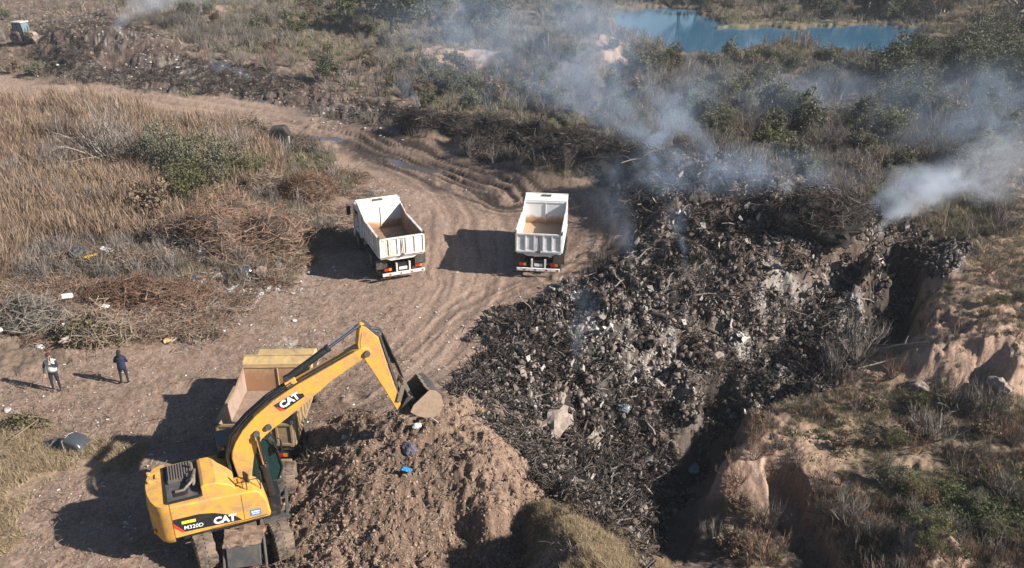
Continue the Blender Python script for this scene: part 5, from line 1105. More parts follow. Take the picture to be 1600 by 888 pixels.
# ------------------------------------------------------------------ brush heaps
def brush_pile(label, px, py, w, d, h, mt, n=900, leaf=None, rz=0, core=(.10, .07, .05), name='brush_heap', tl=1.0):
    h *= 1.35; p = on(px, py); root = empty(name, (p.x, p.y, p.z-.05), rz, label, 'brush heap', 'heaps of cut brushwood')
    bm = bmesh.new(); bmesh.ops.create_icosphere(bm, subdivisions=4, radius=1); o = rv(9)
    for v in bm.verts:
        k = 1+.5*mnoise.noise(v.co*1.7+o)+.2*mnoise.noise(v.co*5+o); v.co = Vector((v.co.x*w/2*.82*k, v.co.y*d/2*.82*k, max(v.co.z, -.75)*h*.72*k))
    me = bpy.data.meshes.new('core'); bm.to_mesh(me); bm.free()
    mm = mat('brush_core', core, .95, dirt=tuple(c*.5 for c in core), dscale=4, damt=(.4, .6), bump=1, bscale=12); me.materials.append(mm); link('core', me, root)
    b = MB()
    for k in range(n):
        a = random.uniform(0, 2*pi); el = math.asin(random.random()**.8); r_ = random.uniform(.72, 1.08)*(1+.5*mnoise.noise(Vector((cos(a)*cos(el), sin(a)*cos(el), sin(el)))*1.7+o))
        c = Vector((cos(a)*cos(el)*w/2*r_, sin(a)*cos(el)*d/2*r_, sin(el)*h*r_*.9+.03)); t_ = Vector((-sin(a), cos(a), 0))
        dr = (t_*random.uniform(-1, 1) + rv(.7) + Vector((cos(a), sin(a), 0))*.3 + Vector((0, 0, .15))).normalized(); L = random.uniform(.3, 1.3)*tl; q = rv(.14*L)
        b.tube([c-dr*L*.5, c+q, c+dr*L*.5+Vector((0, 0, -.05))], [.016, .013, .005], 3, cap=False)
    tw = link('twigs', b.mesh('twigs', mt), root); tag(tw, kind='stuff')
    if leaf:
        b = MB(); vs = []; fs = []
        for k in range(int(n*1.6)):
            a = random.uniform(0, 2*pi); el = math.asin(random.random()**.8); r_ = random.uniform(.8, 1.1); c = Vector((cos(a)*cos(el)*w/2*r_, sin(a)*cos(el)*d/2*r_, sin(el)*h*r_*.9+.03))
            u = rv().normalized(); v = u.cross(rv()).normalized(); l = random.uniform(.05, .11); n0 = len(vs); vs += [c-u*l, c-v*l*.5, c+u*l, c+v*l*.5]; fs.append((n0, n0+1, n0+2, n0+3))
        b.add(vs, fs); lf_ = link('leaves', b.mesh('leaves', leaf), root); tag(lf_, kind='stuff')
    for k in range(max(3, int(w))):
        a = random.uniform(0, 2*pi); x_ = random.uniform(-.35, .35)*w; y_ = random.uniform(-.35, .2)*d; z_ = h*.78*math.sqrt(max(.05, 1-(2*x_/w)**2-(2*y_/d)**2)); L = random.uniform(.8, 2.0)
        dr = Vector((cos(a), sin(a), random.uniform(-.1, .3))).normalized(); b = MB(); c = Vector((x_, y_, z_+.05))
        b.tube([c-dr*L*.5, c-dr*L*.1+rv(.1), c+dr*L*.5+rv(.15)], [.04, .03, .012], 5); b.tube([c-dr*L*.1, c+(dr+rv(.6))*L*.35], [.022, .008], 4); b.build('branch', M_twig, root, smooth=True)
    return root
brush_pile('biggest red-brown brushwood heap, sloping down to the left white truck shadow', 362, 380, 8.6, 5.6, 2.1, M_twigr, 3200, rz=-.15)
brush_pile('dark tangled brushwood heap on the left shoulder of the biggest heap', 285, 388, 3.0, 2.4, 1.5, M_twigg, 700, core=(.04, .032, .028))
brush_pile('flat grey brushwood heap below the reeds with a yellow board', 175, 420, 9.0, 3.0, .8, M_twig, 2100)
brush_pile('rust-brown brushwood heap in front of the flat grey one', 225, 470, 7.6, 3.2, .9, M_twigr, 2200, rz=.05)
brush_pile('heap of freshly cut branches with green leaves behind the two people', 150, 530, 3.6, 2.0, .95, M_twig, 700, leaf=L_ol)
brush_pile('dark green-brown brushwood heap at the left edge', 40, 505, 4.6, 2.6, 1.1, M_twigg, 1100, leaf=None, core=(.07, .06, .035))
brush_pile('reddish brushwood heap above the left white truck', 480, 312, 4.6, 3.4, 1.5, M_twigr, 1500)
brush_pile('brown brushwood heap left of the one above the left white truck', 415, 300, 4.6, 2.6, 1.0, M_twig, 1000)
brush_pile('grey brushwood heap around the black drum beside the road', 400, 222, 4.4, 2.6, 1.6, M_twig, 1100)
brush_pile('small brushwood heap right of the black drum', 470, 232, 3.4, 2.0, .9, M_twig, 600)
brush_pile('tiny heap of straw-brown trimmings near the middle of the yard', 275, 528, 1.2, .8, .22, M_twig, 160, leaf=None, tl=.45)
brush_pile('small green-brown tuft heap at the left edge below the people', 42, 668, 1.8, 1.0, .45, M_twig, 240, leaf=L_ol, tl=.6)
brush_pile('charred pole stack on the crest of the heap', 1285, 345, 5.5, 3.0, 1.3, M_char, 1300, core=(.025, .022, .02), name='charred_brush_heap')
brush_pile('charred brush heap on the left end of the crest', 955, 262, 4.2, 2.6, 1.7, M_char, 900, core=(.03, .026, .024), name='charred_brush_heap')

for a_, c_, w_, h_, lb_ in ((655, 196, 3.6, 1.0, 'low dark heap at the far left of the charred berm behind the yard'), (712, 203, 4.2, 1.2, 'charred heap second from the left on the berm behind the yard'), (775, 212, 4.6, 1.5, 'charred heap in the middle of the berm behind the yard'), (835, 226, 4.4, 1.8, 'tall charred heap right of the middle of the berm'), (895, 240, 4.8, 1.7, 'charred heap at the right of the berm, next to the crest'), (1010, 268, 5.0, 1.5, 'charred heap under the blue smoke on the crest')):
    brush_pile(lb_, a_, c_, w_, w_*.6, h_, M_char if a_ > 400 else M_burn, 900, core=(.028, .023, .02) if a_ > 400 else (.07, .055, .047), name='charred_brush_heap')
# black open drum in the brush
p = on(440, 236); T = empty('old_tank', (p.x, p.y-.3, p.z+.25), radians(4), 'open black-mouthed tank with pale rims half buried in brush by the road', 'tank'); T.scale = (1.25, 1.25, 1.25)
M_dk = mat('sooty_metal', (.03, .026, .024), .9, dirt=(.09, .07, .055)); M_pr = mat('chipped_pale_rim', (.42, .40, .37), .7, dirt=(.15, .12, .1))
b = MB(); b.prism([(-.62, 0), (-.70, .9), (-.45, 1.35), (.35, 1.42), (.66, .95), (.60, 0)], -.1, .8)
o = b.build('shell', M_dk, T, bevel=.04); b = MB(); b.prism([(-.52, .06), (-.58, .88), (-.38, 1.22), (.30, 1.28), (.55, .90), (.50, .06)], -.115, -.101); b.build('painted_opening', mat('painted_hollow_shade', (.006, .006, .006), .95), o)  # flat plate; the inner shade of the mouth is put into its black
MB().b2((-.72, -.16, .05), (-.60, -.02, .95)).build('rim', M_pr, T, bevel=.02); MB().b2((.58, -.16, .35), (.68, -.02, .85)).build('rim', M_pr, T, bevel=.02)

# ------------------------------------------------------------------ rubbish
M_bagw = mat('white_plastic', (.56, .55, .53), .35, dirt=(.45, .4, .35), dscale=3, damt=(.55, .8), spec=.5)
M_bagd = mat('dark_plastic', (.05, .055, .065), .3, dirt=(.16, .14, .12), dscale=3, damt=(.55, .85), spec=.6)
M_bagg = mat('grey_blue_plastic', (.20, .22, .25), .4, dirt=(.2, .17, .14), dscale=3, damt=(.5, .8))
M_brd = mat('yellow_board', (.72, .45, .04), .5, dirt=(.3, .2, .1), damt=(.6, .8)); M_org = mat('orange_cloth', (.65, .28, .12), .8); M_blu = mat('blue_plastic', (.05, .28, .58), .4)
M_redc = mat('red_scrap', (.5, .04, .03), .6); M_teal = mat('teal_scrap', (.15, .4, .4), .6)
M_pallog = mat('bleached_wood', (.48, .42, .35), .8, dirt=(.25, .2, .16), dscale=6); M_log = mat('charred_log', (.10, .085, .075), .9, dirt=(.03, .027, .025), dscale=3, damt=(.4, .65), bump=.6)
M_rock = mat('pale_rubble', (.30, .25, .21), .9, dirt=(.16, .12, .1), dscale=2.5, damt=(.4, .7), bump=.7, bscale=8)
def bag(name, px, py, s, mt, label, cat='bag', group=None, flat_=.6, amp=.35, lift=0.0, sx=1.0, sub=3):
    p = on(px, py); bm = bmesh.new(); bmesh.ops.create_icosphere(bm, subdivisions=sub, radius=1); o = rv(9)
    for v in bm.verts:
        k = 1+amp*mnoise.noise(v.co*1.5+o)+amp*.5*mnoise.noise(v.co*4+o); v.co = Vector((v.co.x*s*k*sx, v.co.y*s*k*.8, (v.co.z*k+.55)*s*flat_))
    me = bpy.data.meshes.new(name); bm.to_mesh(me); bm.free(); me.materials.append(mt)
    ob = link(name, me, None, (p.x, p.y, p.z+lift), (0, 0, random.uniform(0, 3))); return tag(ob, label, cat, group)
def sheet(name, px, py, sx, sy, mt, label, cat, group=None, tilt=(.3, .1, .2), lift=.12, amp=.12, n=7, th=.012):
    p = on(px, py); b = MB(); o = rv(9); vs = []
    for z_ in (0, th):
        for i in range(n+1):
            for j in range(n+1): x_, y_ = i/n-.5, j/n-.5; vs.append((x_*sx, y_*sy, z_+amp*min(sx, sy)*mnoise.noise(Vector((x_*4, y_*4, 0))+o)))
    m_ = (n+1)**2; fs = [(i*(n+1)+j, i*(n+1)+j+1, (i+1)*(n+1)+j+1, (i+1)*(n+1)+j) for i in range(n) for j in range(n)]; fs += [tuple(a+m_ for a in f[::-1]) for f in fs]
    b.add(vs, fs); me = b.mesh(name, mt); ob = link(name, me, None, (p.x, p.y, p.z+lift), tilt); return tag(ob, label, cat, group)
bag('rubbish_bag', 382, 408, .38, M_bagg, 'grey-blue rubbish bag on the front of the biggest brush heap', lift=.1); bag('rubbish_bag', 372, 405, .34, M_bagg, 'grey-blue bag left of another on the biggest brush heap')
bag('rubbish_bag', 384, 433, .45, M_bagd, 'dark rubbish bag at the foot of the biggest brush heap', flat_=.8); bag('rubbish_bag', 406, 434, .5, mat('brown_cloth', (.20, .14, .11), .9), 'brown sack right of the dark bag at the heap foot', 'sack', flat_=.8)
bag('rubbish_bag', 434, 418, .32, M_bagg, 'grey bag at the right end of the biggest brush heap'); bag('rubbish_bag', 304, 440, .34, M_bagd, 'black bag among the white litter left of the heap foot')
bag('rubbish_bag', 330, 449, .4, M_bagd, 'flat black bag below the white litter', flat_=.3); bag('rubbish_bag', 375, 436, .28, M_bagw, 'crumpled white bag touching the dark bag at the heap foot', flat_=.5)
sheet('plastic_sheet', 318, 408, .35, .8, M_bagw, 'white strip of plastic standing in the brush heap', 'plastic sheet', tilt=(1.0, .1, .2), lift=.4); bag('rubbish_bag', 318, 420, .2, M_bagw, 'small white bag below the standing plastic strip')
sheet('white_board', 172, 412, .8, .3, M_bagw, 'white board lying on the flat grey brush heap', 'board', tilt=(.3, .15, -.3), lift=.85); sheet('yellow_board', 146, 421, .72, .25, M_brd, 'yellow board lying on the flat grey brush heap', 'board', tilt=(.2, -.1, .35), lift=.80)
bag('rubbish_bag', 125, 412, .5, M_bagd, 'black plastic heap left of the yellow board', lift=.5); bag('cloth', 255, 425, .28, M_org, 'orange cloth at the end of the flat grey heap', 'cloth', lift=.3)
sheet('plastic_sheet', 110, 482, .5, .28, M_bagw, 'white plastic sheet on the heap behind the people', 'plastic sheet', tilt=(.6, .1, .6), lift=.7); sheet('plastic_sheet', 170, 500, .38, .2, M_bagw, 'white carton piece on top of the green cut branches', 'carton', tilt=(.4, .1, -.2), lift=.75)
sheet('plastic_sheet', 112, 528, .5, .25, mat('dull_sheet', (.5, .48, .44), .6), 'dull bent sheet left of the green cut branches', 'sheet', tilt=(.9, .1, .8), lift=.7); bag('rubbish_bag', 106, 542, .22, M_pallog, 'pale round sack beside the bent sheet', 'sack', lift=.3)
bag('rubbish_bag', 62, 545, .22, M_bagw, 'white bag at the foot of the left edge heap'); bag('rubbish_bag', 0, 530, .2, M_bagw, 'white bag at the far left edge', lift=.4)
bag('scrap', 290, 436, .14, M_teal, 'teal scrap among the white litter', 'scrap'); bag('scrap', 345, 441, .14, M_redc, 'red scrap among the white litter', 'scrap')
sheet('plastic_sheet', 636, 738, .32, .16, M_blu, 'bright blue plastic scrap on the soil heap', 'plastic sheet', tilt=(.3, .1, -.3), lift=.1); bag('cloth', 640, 706, .3, mat('violet_cloth', (.10, .09, .12), .8), 'dark violet rag half buried in the soil heap', 'rag')
bag('rubbish_bag', 651, 668, .16, M_bagw, 'white bag near the top of the soil heap'); bag('chunk', 538, 685, .13, M_bagw, 'pale lump on the left shoulder of the soil heap', 'lump')
bag('rubbish_bag', 548, 300, .28, M_bagd, 'dark bag on the ground above the left truck', flat_=.4); bag('rubbish_bag', 535, 295, .22, M_bagg, 'grey bag left of the dark one above the left truck'); bag('rubbish_bag', 577, 305, .4, M_bagd, 'black plastic lying above the left truck cab', flat_=.4)
bag('rubbish_bag', 616, 314, .45, M_bagg, 'grey stone-like bag right of the left truck cab'); bag('rubbish_bag', 498, 220, .3, M_bagd, 'black bag near the puddle right of the tank')
bag('scrap', 452, 358, .28, M_org, 'orange scrap on the right flank of the biggest heap', 'scrap', lift=.2); bag('scrap', 442, 352, .2, M_bagw, 'white scrap beside the orange one on the heap flank', 'scrap', lift=.3)
bag('chunk', 460, 502, .12, M_bagw, 'white chunk on the dirt behind the yellow truck', 'lump'); bag('scrap', 265, 533, .3, mat('straw_lump', (.6, .42, .22), .8), 'straw-yellow lump on the yard behind the navy person', 'lump', flat_=.3)
bag('chunk', 12, 642, .14, M_bagw, 'white scrap on the dirt at the left edge', 'scrap'); bag('rubbish_bag', 1145, 625, .38, M_bagw, 'white-and-black rubbish bag at the foot of the heap near the gully', flat_=.5); bag('rubbish_bag', 1085, 700, .4, M_bagg, 'blue-grey plastic in the shaded gully', flat_=.4)
bag('rubbish_bag', 975, 640, .4, M_bagg, 'grey-white plastic in the middle of the heap foot', flat_=.4); bag('scrap', 1055, 594, .3, M_pallog, 'pale brown board piece above the gully', 'board', flat_=.25)
# black appliance wrapped in plastic at lower left
p = on(118, 700); T = empty('dark_plastic_bundle', (p.x, p.y, p.z), radians(-12), 'dark grey plastic bundle with a shiny hard shell lying on the dirt', 'bundle')
b = MB(); b.prism([(-.42, 0), (-.40, .42), (-.22, .58), (.30, .46), (.50, .22), (.46, 0)], -.34, .34); b.build('shell', M_bagd, T, bevel=.12, seg=3, smooth=True)
bm = bmesh.new(); bmesh.ops.create_icosphere(bm, subdivisions=3, radius=1)
for v in bm.verts: k = 1+.4*mnoise.noise(v.co*2); v.co = Vector((v.co.x*.62*k-.75, v.co.y*.35*k, max(v.co.z, -.1)*.25*k))
me = bpy.data.meshes.new('torn_bag'); bm.to_mesh(me); bm.free(); me.materials.append(M_bagd); link('torn_bag', me, T)
MB().tube([(-.18, -.36, .0), (-.2, -.36, .5), (-.14, 0, .62), (-.1, .36, .5)], .012, 5).build('cord', M_pallog, T)
# countable pale litter
M_bagl = mat('soiled_plastic', (.5, .48, .45), .6, dirt=(.35, .3, .26), damt=(.45, .8))
def litter(n, poly, s0, s1, label, group, mts=(M_bagw, M_bagl), cat='litter', name='litter_piece'):
    xs = [q[0] for q in poly]; ys = [q[1] for q in poly]; k = 0
    while k < n:
        a = random.uniform(min(xs), max(xs)); c = random.uniform(min(ys), max(ys))
        if sdf_poly(np.array([a]), np.array([c]), poly)[0] < 0: continue
        bag(name, a, c, random.uniform(s0, s1), random.choice(mts), label, cat, group, flat_=random.uniform(.2, .6), amp=.6, sx=random.uniform(.8, 1.8), sub=2); k += 1
litter(90, [(275,428),(330,415),(450,432),(445,450),(390,470),(330,465),(280,445)], .08, .2, 'small white litter piece at the foot of the biggest brush heap', 'white litter at the foot of the biggest heap')
litter(22, [(350,465),(460,470),(470,560),(390,560),(330,500)], .03, .07, 'small white litter piece on the yard behind the yellow truck', 'white litter on the yard')
litter(26, [(530,205),(600,215),(660,232),(560,180),(480,165),(470,180)], .06, .14, 'pale litter piece on the road verge near the far puddles', 'pale litter on the road verge')
litter(16, [(760,490),(830,500),(790,570),(720,600),(700,590)], .04, .09, 'white litter piece at the left edge of the heap', 'white litter at the heap edge')
litter(22, [(60,110),(260,70),(330,110),(160,130)], .08, .2, 'pale litter piece on the far rubbish mound', 'pale litter on the far mound')
litter(26, [(900,450),(1300,380),(1290,560),(1080,620),(880,600)], .06, .2, 'pale chunk lying in the burnt heap', 'pale chunks in the burnt heap', (M_rock, M_bagw, M_pallog), 'rubble', 'pale_chunk')
# logs
def log(name, a, c, r, mt, label, group=None, lift=.12, cat='log', bend=.08, flat_=1):
    A_ = on(*a); B_ = on(*c); A_.z += lift; B_.z += lift*1.5; L = (B_-A_).length; Mx = (A_+B_)/2; q1 = rv(bend*L); b = MB()
    A_ -= Mx; B_ -= Mx; b.tube([A_, A_.lerp(B_, .33)+q1, A_.lerp(B_, .66)+q1*.7, B_], [r, r*.95, r*.85, r*.65], 8)
    if L > 1.2: b.tube([A_.lerp(B_, .5)+q1*.8, A_.lerp(B_, .5)+q1*.8+rv(.35)+Vector((0, 0, .3))], [r*.45, r*.2], 5)
    o = b.build(name, mt, None, smooth=True, loc=Mx); return tag(o, label, cat, group)
log('log', (1018, 490), (1042, 505), .16, M_log, 'thick grey log lying near the middle of the heap'); log('log', (930, 612), (962, 582), .14, M_log, 'charred log leaning up in the lower heap'); log('log', (970, 718), (985, 740), .09, M_log, 'dark log beside the gully rim')
log('log', (1312, 437), (1344, 450), .09, M_log, 'pale-ended log on the right face of the heap'); log('log', (1360, 432), (1378, 412), .05, M_pallog, 'bleached pole leaning beside the shaded hollow'); log('log', (1366, 448), (1376, 430), .035, M_pallog, 'thinner bleached pole right beside the first in the hollow')
log('plank', (1005, 762), (1021, 786), .055, M_pallog, 'bleached curved plank standing at the gully bottom', lift=.25); log('plank', (1012, 762), (1040, 752), .035, M_pallog, 'thin pale pole pointing into the shaded gully', lift=.3); log('plank', (945, 755), (958, 786), .035, M_pallog, 'thin pale pole on the lower slope of the heap'); log('plank', (1010, 812), (1020, 790), .03, M_pallog, 'short pale stick below the curved plank', lift=.2); log('plank', (976, 799), (1000, 803), .03, M_pallog, 'pale stick lying across the heap foot')
log('plank', (905, 622), (912, 655), .10, M_rock, 'pale broken slab edge in the lower heap'); log('branch', (1510, 742), (1525, 752), .07, M_pallog, 'bleached branch lying on the lower right slope'); log('plank', (685, 665), (672, 658), .03, M_pallog, 'pale stick on the top of the soil heap'); log('pipe', (606, 712), (632, 733), .02, M_bagg, 'thin grey rod leading to the blue scrap', cat='rod')
log('plank', (640, 668), (690, 664), .035, M_twig, 'brown branch across the top of the soil heap'); log('plank', (548, 640), (600, 652), .03, M_twig, 'brown branch on the dirt under the bucket', lift=.04)
log('branch', (1380, 548), (1450, 540), .045, M_pallog, 'long bleached branch lying on the bank under the shaded hollow', lift=.15); log('branch', (1340, 580), (1400, 566), .035, M_pallog, 'thin bleached branch in front of the tall thin bush', lift=.15)
for k_, (a, c, sx_, sy_, mt_, lb) in enumerate([(1000,420,1.2,.8,M_rock,'grey crumpled sheet high on the heap face'), (1120,470,1.0,.7,M_bagg,'blue-grey crumpled sheet in the centre of the heap face'), (1205,420,1.1,.6,M_rock,'grey sheet right of the heap centre'),
    (940,520,1.0,.7,M_bagl,'pale crumpled sheet on the ash patch'), (1010,545,.8,.6,M_char,'black crumpled sheet beside the ash patch'), (1160,530,.9,.6,M_bagl,'pale sheet on the lower right heap face'), (820,590,.9,.6,M_rock,'grey sheet at the left foot of the heap'),
    (1240,520,1.0,.6,M_char,'black sheet on the right heap face'), (1070,340,1.0,.7,M_bagg,'blue-grey sheet below the crest of the heap'), (895,470,.7,.5,M_bagl,'pale sheet at the yard edge of the heap'), (930,690,.9,.5,M_rock,'grey sheet above the curved plank')]):
    sheet('crumpled_sheet', a, c, sx_, sy_, mt_, lb, 'sheet', tilt=(random.uniform(-.5, .7), random.uniform(-.4, .4), random.uniform(0, 3)), lift=.22, amp=.45)
random.seed(21)
for k in range(46):
    a = random.uniform(920, 1400); c = random.uniform(300, 700)
    if sdf_poly(np.array([a]), np.array([c]), [(960,290),(1250,300),(1420,380),(1380,450),(1250,560),(1050,700),(900,680),(830,560),(960,430)])[0] < 0: continue
    t_ = random.uniform(0, pi); l = random.uniform(10, 26); log('charred_log', (a-cos(t_)*l/2, c-sin(t_)*l*.3), (a+cos(t_)*l/2, c+sin(t_)*l*.3), random.uniform(.04, .10), random.choice((M_log, M_log, M_char)), 'charred log among the debris of the smoking heap', 'charred logs in the heap')
for k, (a, c, s, lb) in enumerate([(866, 672, .75, 'long pale rubble slab in the lower left of the heap'), (887, 646, .3, 'pale round stone in the lower left of the heap'), (876, 625, .3, 'pale rubble block above the round stone'), (1063, 480, .0, ''), (1560, 607, .42, 'rounded dark earth block fallen from the pink cliff'), (1432, 607, .34, 'dark earth block left of the pink cliff'), (1120, 560, .3, 'pale block on the right face of the heap')]):
    if s: bag('rubble_block', a, c, s, M_rock, lb, 'rubble', flat_=.7, amp=.5, sx=1.3)

# ------------------------------------------------------------------ tractor loader, far left
p = on(40, 66); T = empty('loader_tractor', (p.x, p.y, p.z-.05), radians(-14), 'small old loader tractor with a white cab roof by the far left mound', 'tractor'); T.scale = (1.05, 1.05, 1.05)
M_tr = mat('dusty_dark_paint', (.16, .12, .10), .7, dirt=(.28, .2, .15), dscale=2); M_cabg = mat('hazy_glass', (.14, .19, .21), .15)
for (x_, y_, r_, w_) in ((-.55, .72, .62, .36), (-.55, -.72, .62, .36), (1.15, .66, .44, .28), (1.15, -.66, .44, .28)):
    wheel(T, (x_, y_, r_), r_, w_, 1 if y_ > 0 else -1, rz=pi/2)
b = MB(); b.b2((-1.0, -.35, .6), (1.6, .35, .9)); b.build('chassis', M_tr, T, bevel=.03)
b = MB(); b.prism([(.35, .9), (.35, 1.35), (1.5, 1.2), (1.65, 1.0), (1.65, .8), (.35, .8)], -.32, .32); b.build('engine_hood', mat('cream_paint', (.3, .24, .18), .6, dirt=(.25, .18, .14)), T, bevel=.05)
b = MB(); b.prism([(-.75, .95), (.4, .95), (.5, 1.5), (.35, 2.25), (-.75, 2.25)], -.58, .58); cb = b.build('cab', M_cabg, T, bevel=.03)
b = MB()
for s in (-1, 1):
    for q, r_ in (((-.75, .95), (-.75, 2.25)), ((.4, .95), (.5, 1.5)), ((.5, 1.5), (.35, 2.25)), ((-.2, .95), (-.2, 2.25))): b.bar((q[0], s*.59, q[1]), (r_[0], s*.59, r_[1]), .07, .07, up=(0, 1, 0))
b.build('cab_frame', M_blk, cb); b = MB(); b.b2((-.88, -.68, 2.24), (.48, .68, 2.38)); b.build('cab_roof', M_bagw, cb, bevel=.05)
for s in (-1, 1):
    b = MB(); b.bar((-.1, s*.48, 1.3), (1.2, s*.48, 1.15), .10, .08); b.bar((1.2, s*.48, 1.15), (1.9, s*.48, .45), .10, .08); b.build('loader_arm', M_tr, T, bevel=.01)
    b = MB(); b.prism([(-1.0, .95), (-.95, 1.25), (-.3, 1.35), (0, 1.1), (0, .98)], s*.58-.14*(s < 0), s*.58+.14*(s > 0)); b.build('fender', M_tr, T, bevel=.02)
b = MB(); b.prism([(1.85, .15), (1.82, .8), (1.9, .8), (1.98, .25), (2.45, .12), (2.45, .05), (1.95, .08)], -.95, .95); b.prism([(1.85, .12), (1.85, .8), (2.45, .1)], -.95, -.91); b.prism([(1.85, .12), (1.85, .8), (2.45, .1)], .91, .95); b.build('bucket', M_tr, T, bevel=.01)
b = MB(); b.bar((-1.0, 0, .8), (-1.6, 0, 1.5), .16, .12); b.bar((-1.6, 0, 1.5), (-1.75, 0, .7), .12, .1); b.box((-1.72, 0, .5), (.3, .4, .4)); b.build('backhoe_arm', M_tr, T, bevel=.02)
b = MB(); b.cyl((.9, -.2, 1.2), (.9, -.2, 1.9), .05, 8); b.build('exhaust_pipe', M_blk, T)

# ------------------------------------------------------------------ people
def person(label, loc, rz, J, mats, hair_long=False, cap=False, vest=False, hscale=1.0):
    """J: joints; body grown as ONE skinned surface, materials by nearest bone"""
    root = empty('person', loc, rz, label, 'person'); root.scale = (hscale,)*3
    names = list(J.keys()); idx = {n: i for i, n in enumerate(names)}
    E_ = [('pelvis','waist'),('waist','chest'),('chest','neck'),('neck','head'),('head','crown'),('chest','shL'),('shL','elL'),('elL','wrL'),('wrL','haL'),('chest','shR'),('shR','elR'),('elR','wrR'),('wrR','haR'),
          ('pelvis','hpL'),('hpL','knL'),('knL','anL'),('anL','toL'),('pelvis','hpR'),('hpR','knR'),('knR','anR'),('anR','toR')]
    vs = [Vector(J[n][:3]) for n in names]; rad = [J[n][3] for n in names]; ed = [(idx[a], idx[b_]) for a, b_ in E_]
    for s in 'LR':
        w_ = Vector(J['wr'+s][:3]); h_ = Vector(J['ha'+s][:3]); d_ = (h_-w_).normalized(); side = d_.cross(Vector((0, 1, .2))).normalized()
        for k in range(4):
            b0 = h_+side*(.027-.018*k)+d_*.01; cl = Vector((0, .012, 0))*(1 if s == 'L' else 1); l = (.034, .04, .038, .03)[k]; i0 = len(vs); vs += [b0+d_*l*.6, b0+d_*l*1.2+cl, b0+d_*l*1.7+cl*2.6]; rad += [.0095, .0085, .007]; ed += [(idx['ha'+s], i0), (i0, i0+1), (i0+1, i0+2)]
        i0 = len(vs); tb = w_.lerp(h_, .4)+side*.04; vs += [tb, tb+side*.018+d_*.035]; rad += [.012, .009]; ed += [(idx['ha'+s], i0), (i0, i0+1)]
    me = bpy.data.meshes.new('body'); me.from_pydata([tuple(v) for v in vs], ed, []); ob = bpy.data.objects.new('body', me); COL.objects.link(ob)
    sk = ob.modifiers.new('skin', 'SKIN'); sk.use_smooth_shade = True
    for i, sv in enumerate(me.skin_vertices[0].data):
        r_ = rad[i]; sv.radius = (r_, r_) if not hasattr(r_, '__len__') else r_; sv.use_root = (i == idx['pelvis'])
    ob.modifiers.new('sub', 'SUBSURF').levels = 2
    dg = bpy.context.evaluated_depsgraph_get(); bmh = bpy.data.meshes.new_from_object(ob.evaluated_get(dg)); bpy.data.objects.remove(ob)
    bmh.materials.clear()
    for m_ in mats: bmh.materials.append(m_)          # 0 skin 1 top 2 trousers 3 shoes 4 sleeves
    segs = [(Vector(J[a][:3]), Vector(J[b_][:3]), a, b_) for a, b_ in E_]
    def near_bone(p):
        best = None
        for a, b_, na, nb in segs:
            t_ = max(0, min(1, (p-a).dot(b_-a)/max(1e-9, (b_-a).length_squared))); d_ = (p-a.lerp(b_, t_)).length
            if best is None or d_ < best[0]: best = (d_, na, nb, t_)
        return best
    for pg in bmh.polygons:
        _, na, nb, t_ = near_bone(pg.center)
        mi = 1
        if nb in ('head', 'crown') and not (nb == 'head' and t_ < .25): mi = 0
        elif nb[:2] in ('ha',) : mi = 0
        elif nb[:2] in ('el', 'wr'): mi = 4
        elif nb[:2] in ('kn', 'an'): mi = 2
        elif nb[:2] == 'to': mi = 3
        elif nb[:2] == 'hp' or (na == 'pelvis' and nb == 'waist' and t_ < .15): mi = 2
        pg.material_index = mi
    body = link('body', bmh, root); body.data.name = 'body'
    H_ = Vector(J['head'][:3]); Cn = Vector(J['crown'][:3]); up = (Cn-H_).normalized()
    return root, H_, Cn, up
M_skin = mat('skin', (.42, .25, .18), .6, var=.05); M_navy = mat('navy_cloth', (.016, .022, .055), .85, var=.2); M_vest = mat('pale_vest_cloth', (.66, .64, .58), .85, var=.05, dirt=(.5, .47, .42), damt=(.5, .9))
M_trou = mat('dark_trouser_cloth', (.016, .018, .028), .9, var=.2); M_shoe = mat('dark_shoes', (.02, .018, .017), .7); M_hair = mat('dark_hair', (.012, .01, .009), .75, bump=.5, bscale=60)
def joints(stance=.1, armL=None, armR=None, lean=0.0):
    J = {'pelvis': (0, 0, .93, (.145, .11)), 'waist': (0, lean*.3, 1.12, (.135, .10)), 'chest': (0, lean*.6, 1.34, (.165, .115)), 'neck': (0, lean*.8, 1.49, .055), 'head': (0, lean+.01, 1.60, (.078, .09)), 'crown': (0, lean+.0, 1.70, (.072, .085)),
         'hpL': (-.10, 0, .86, .098), 'knL': (-.10-stance*.3, .01, .48, .062), 'anL': (-.10-stance*.5, -.02, .10, .042), 'toL': (-.11-stance*.6, .13, .045, .038),
         'hpR': (.10, 0, .86, .098), 'knR': (.10+stance*.3, .03, .48, .062), 'anR': (.10+stance*.5, .0, .10, .042), 'toR': (.11+stance*.6, .15, .045, .038)}
    J['shL'] = (-.19, lean*.6, 1.42, .066); J['shR'] = (.19, lean*.6, 1.42, .066)
    J['elL'], J['wrL'], J['haL'] = armL or ((-.27, -.02, 1.14, .048), (-.24, .10, .92, .034), (-.23, .13, .84, .036))
    J['elR'], J['wrR'], J['haR'] = armR or ((.27, -.02, 1.14, .048), (.24, .10, .92, .034), (.23, .13, .84, .036))
    return {k: J[k] for k in ['pelvis', 'waist', 'chest', 'neck', 'head', 'crown', 'shL', 'elL', 'wrL', 'haL', 'shR', 'elR', 'wrR', 'haR', 'hpL', 'knL', 'anL', 'toL', 'hpR', 'knR', 'anR', 'toR']}
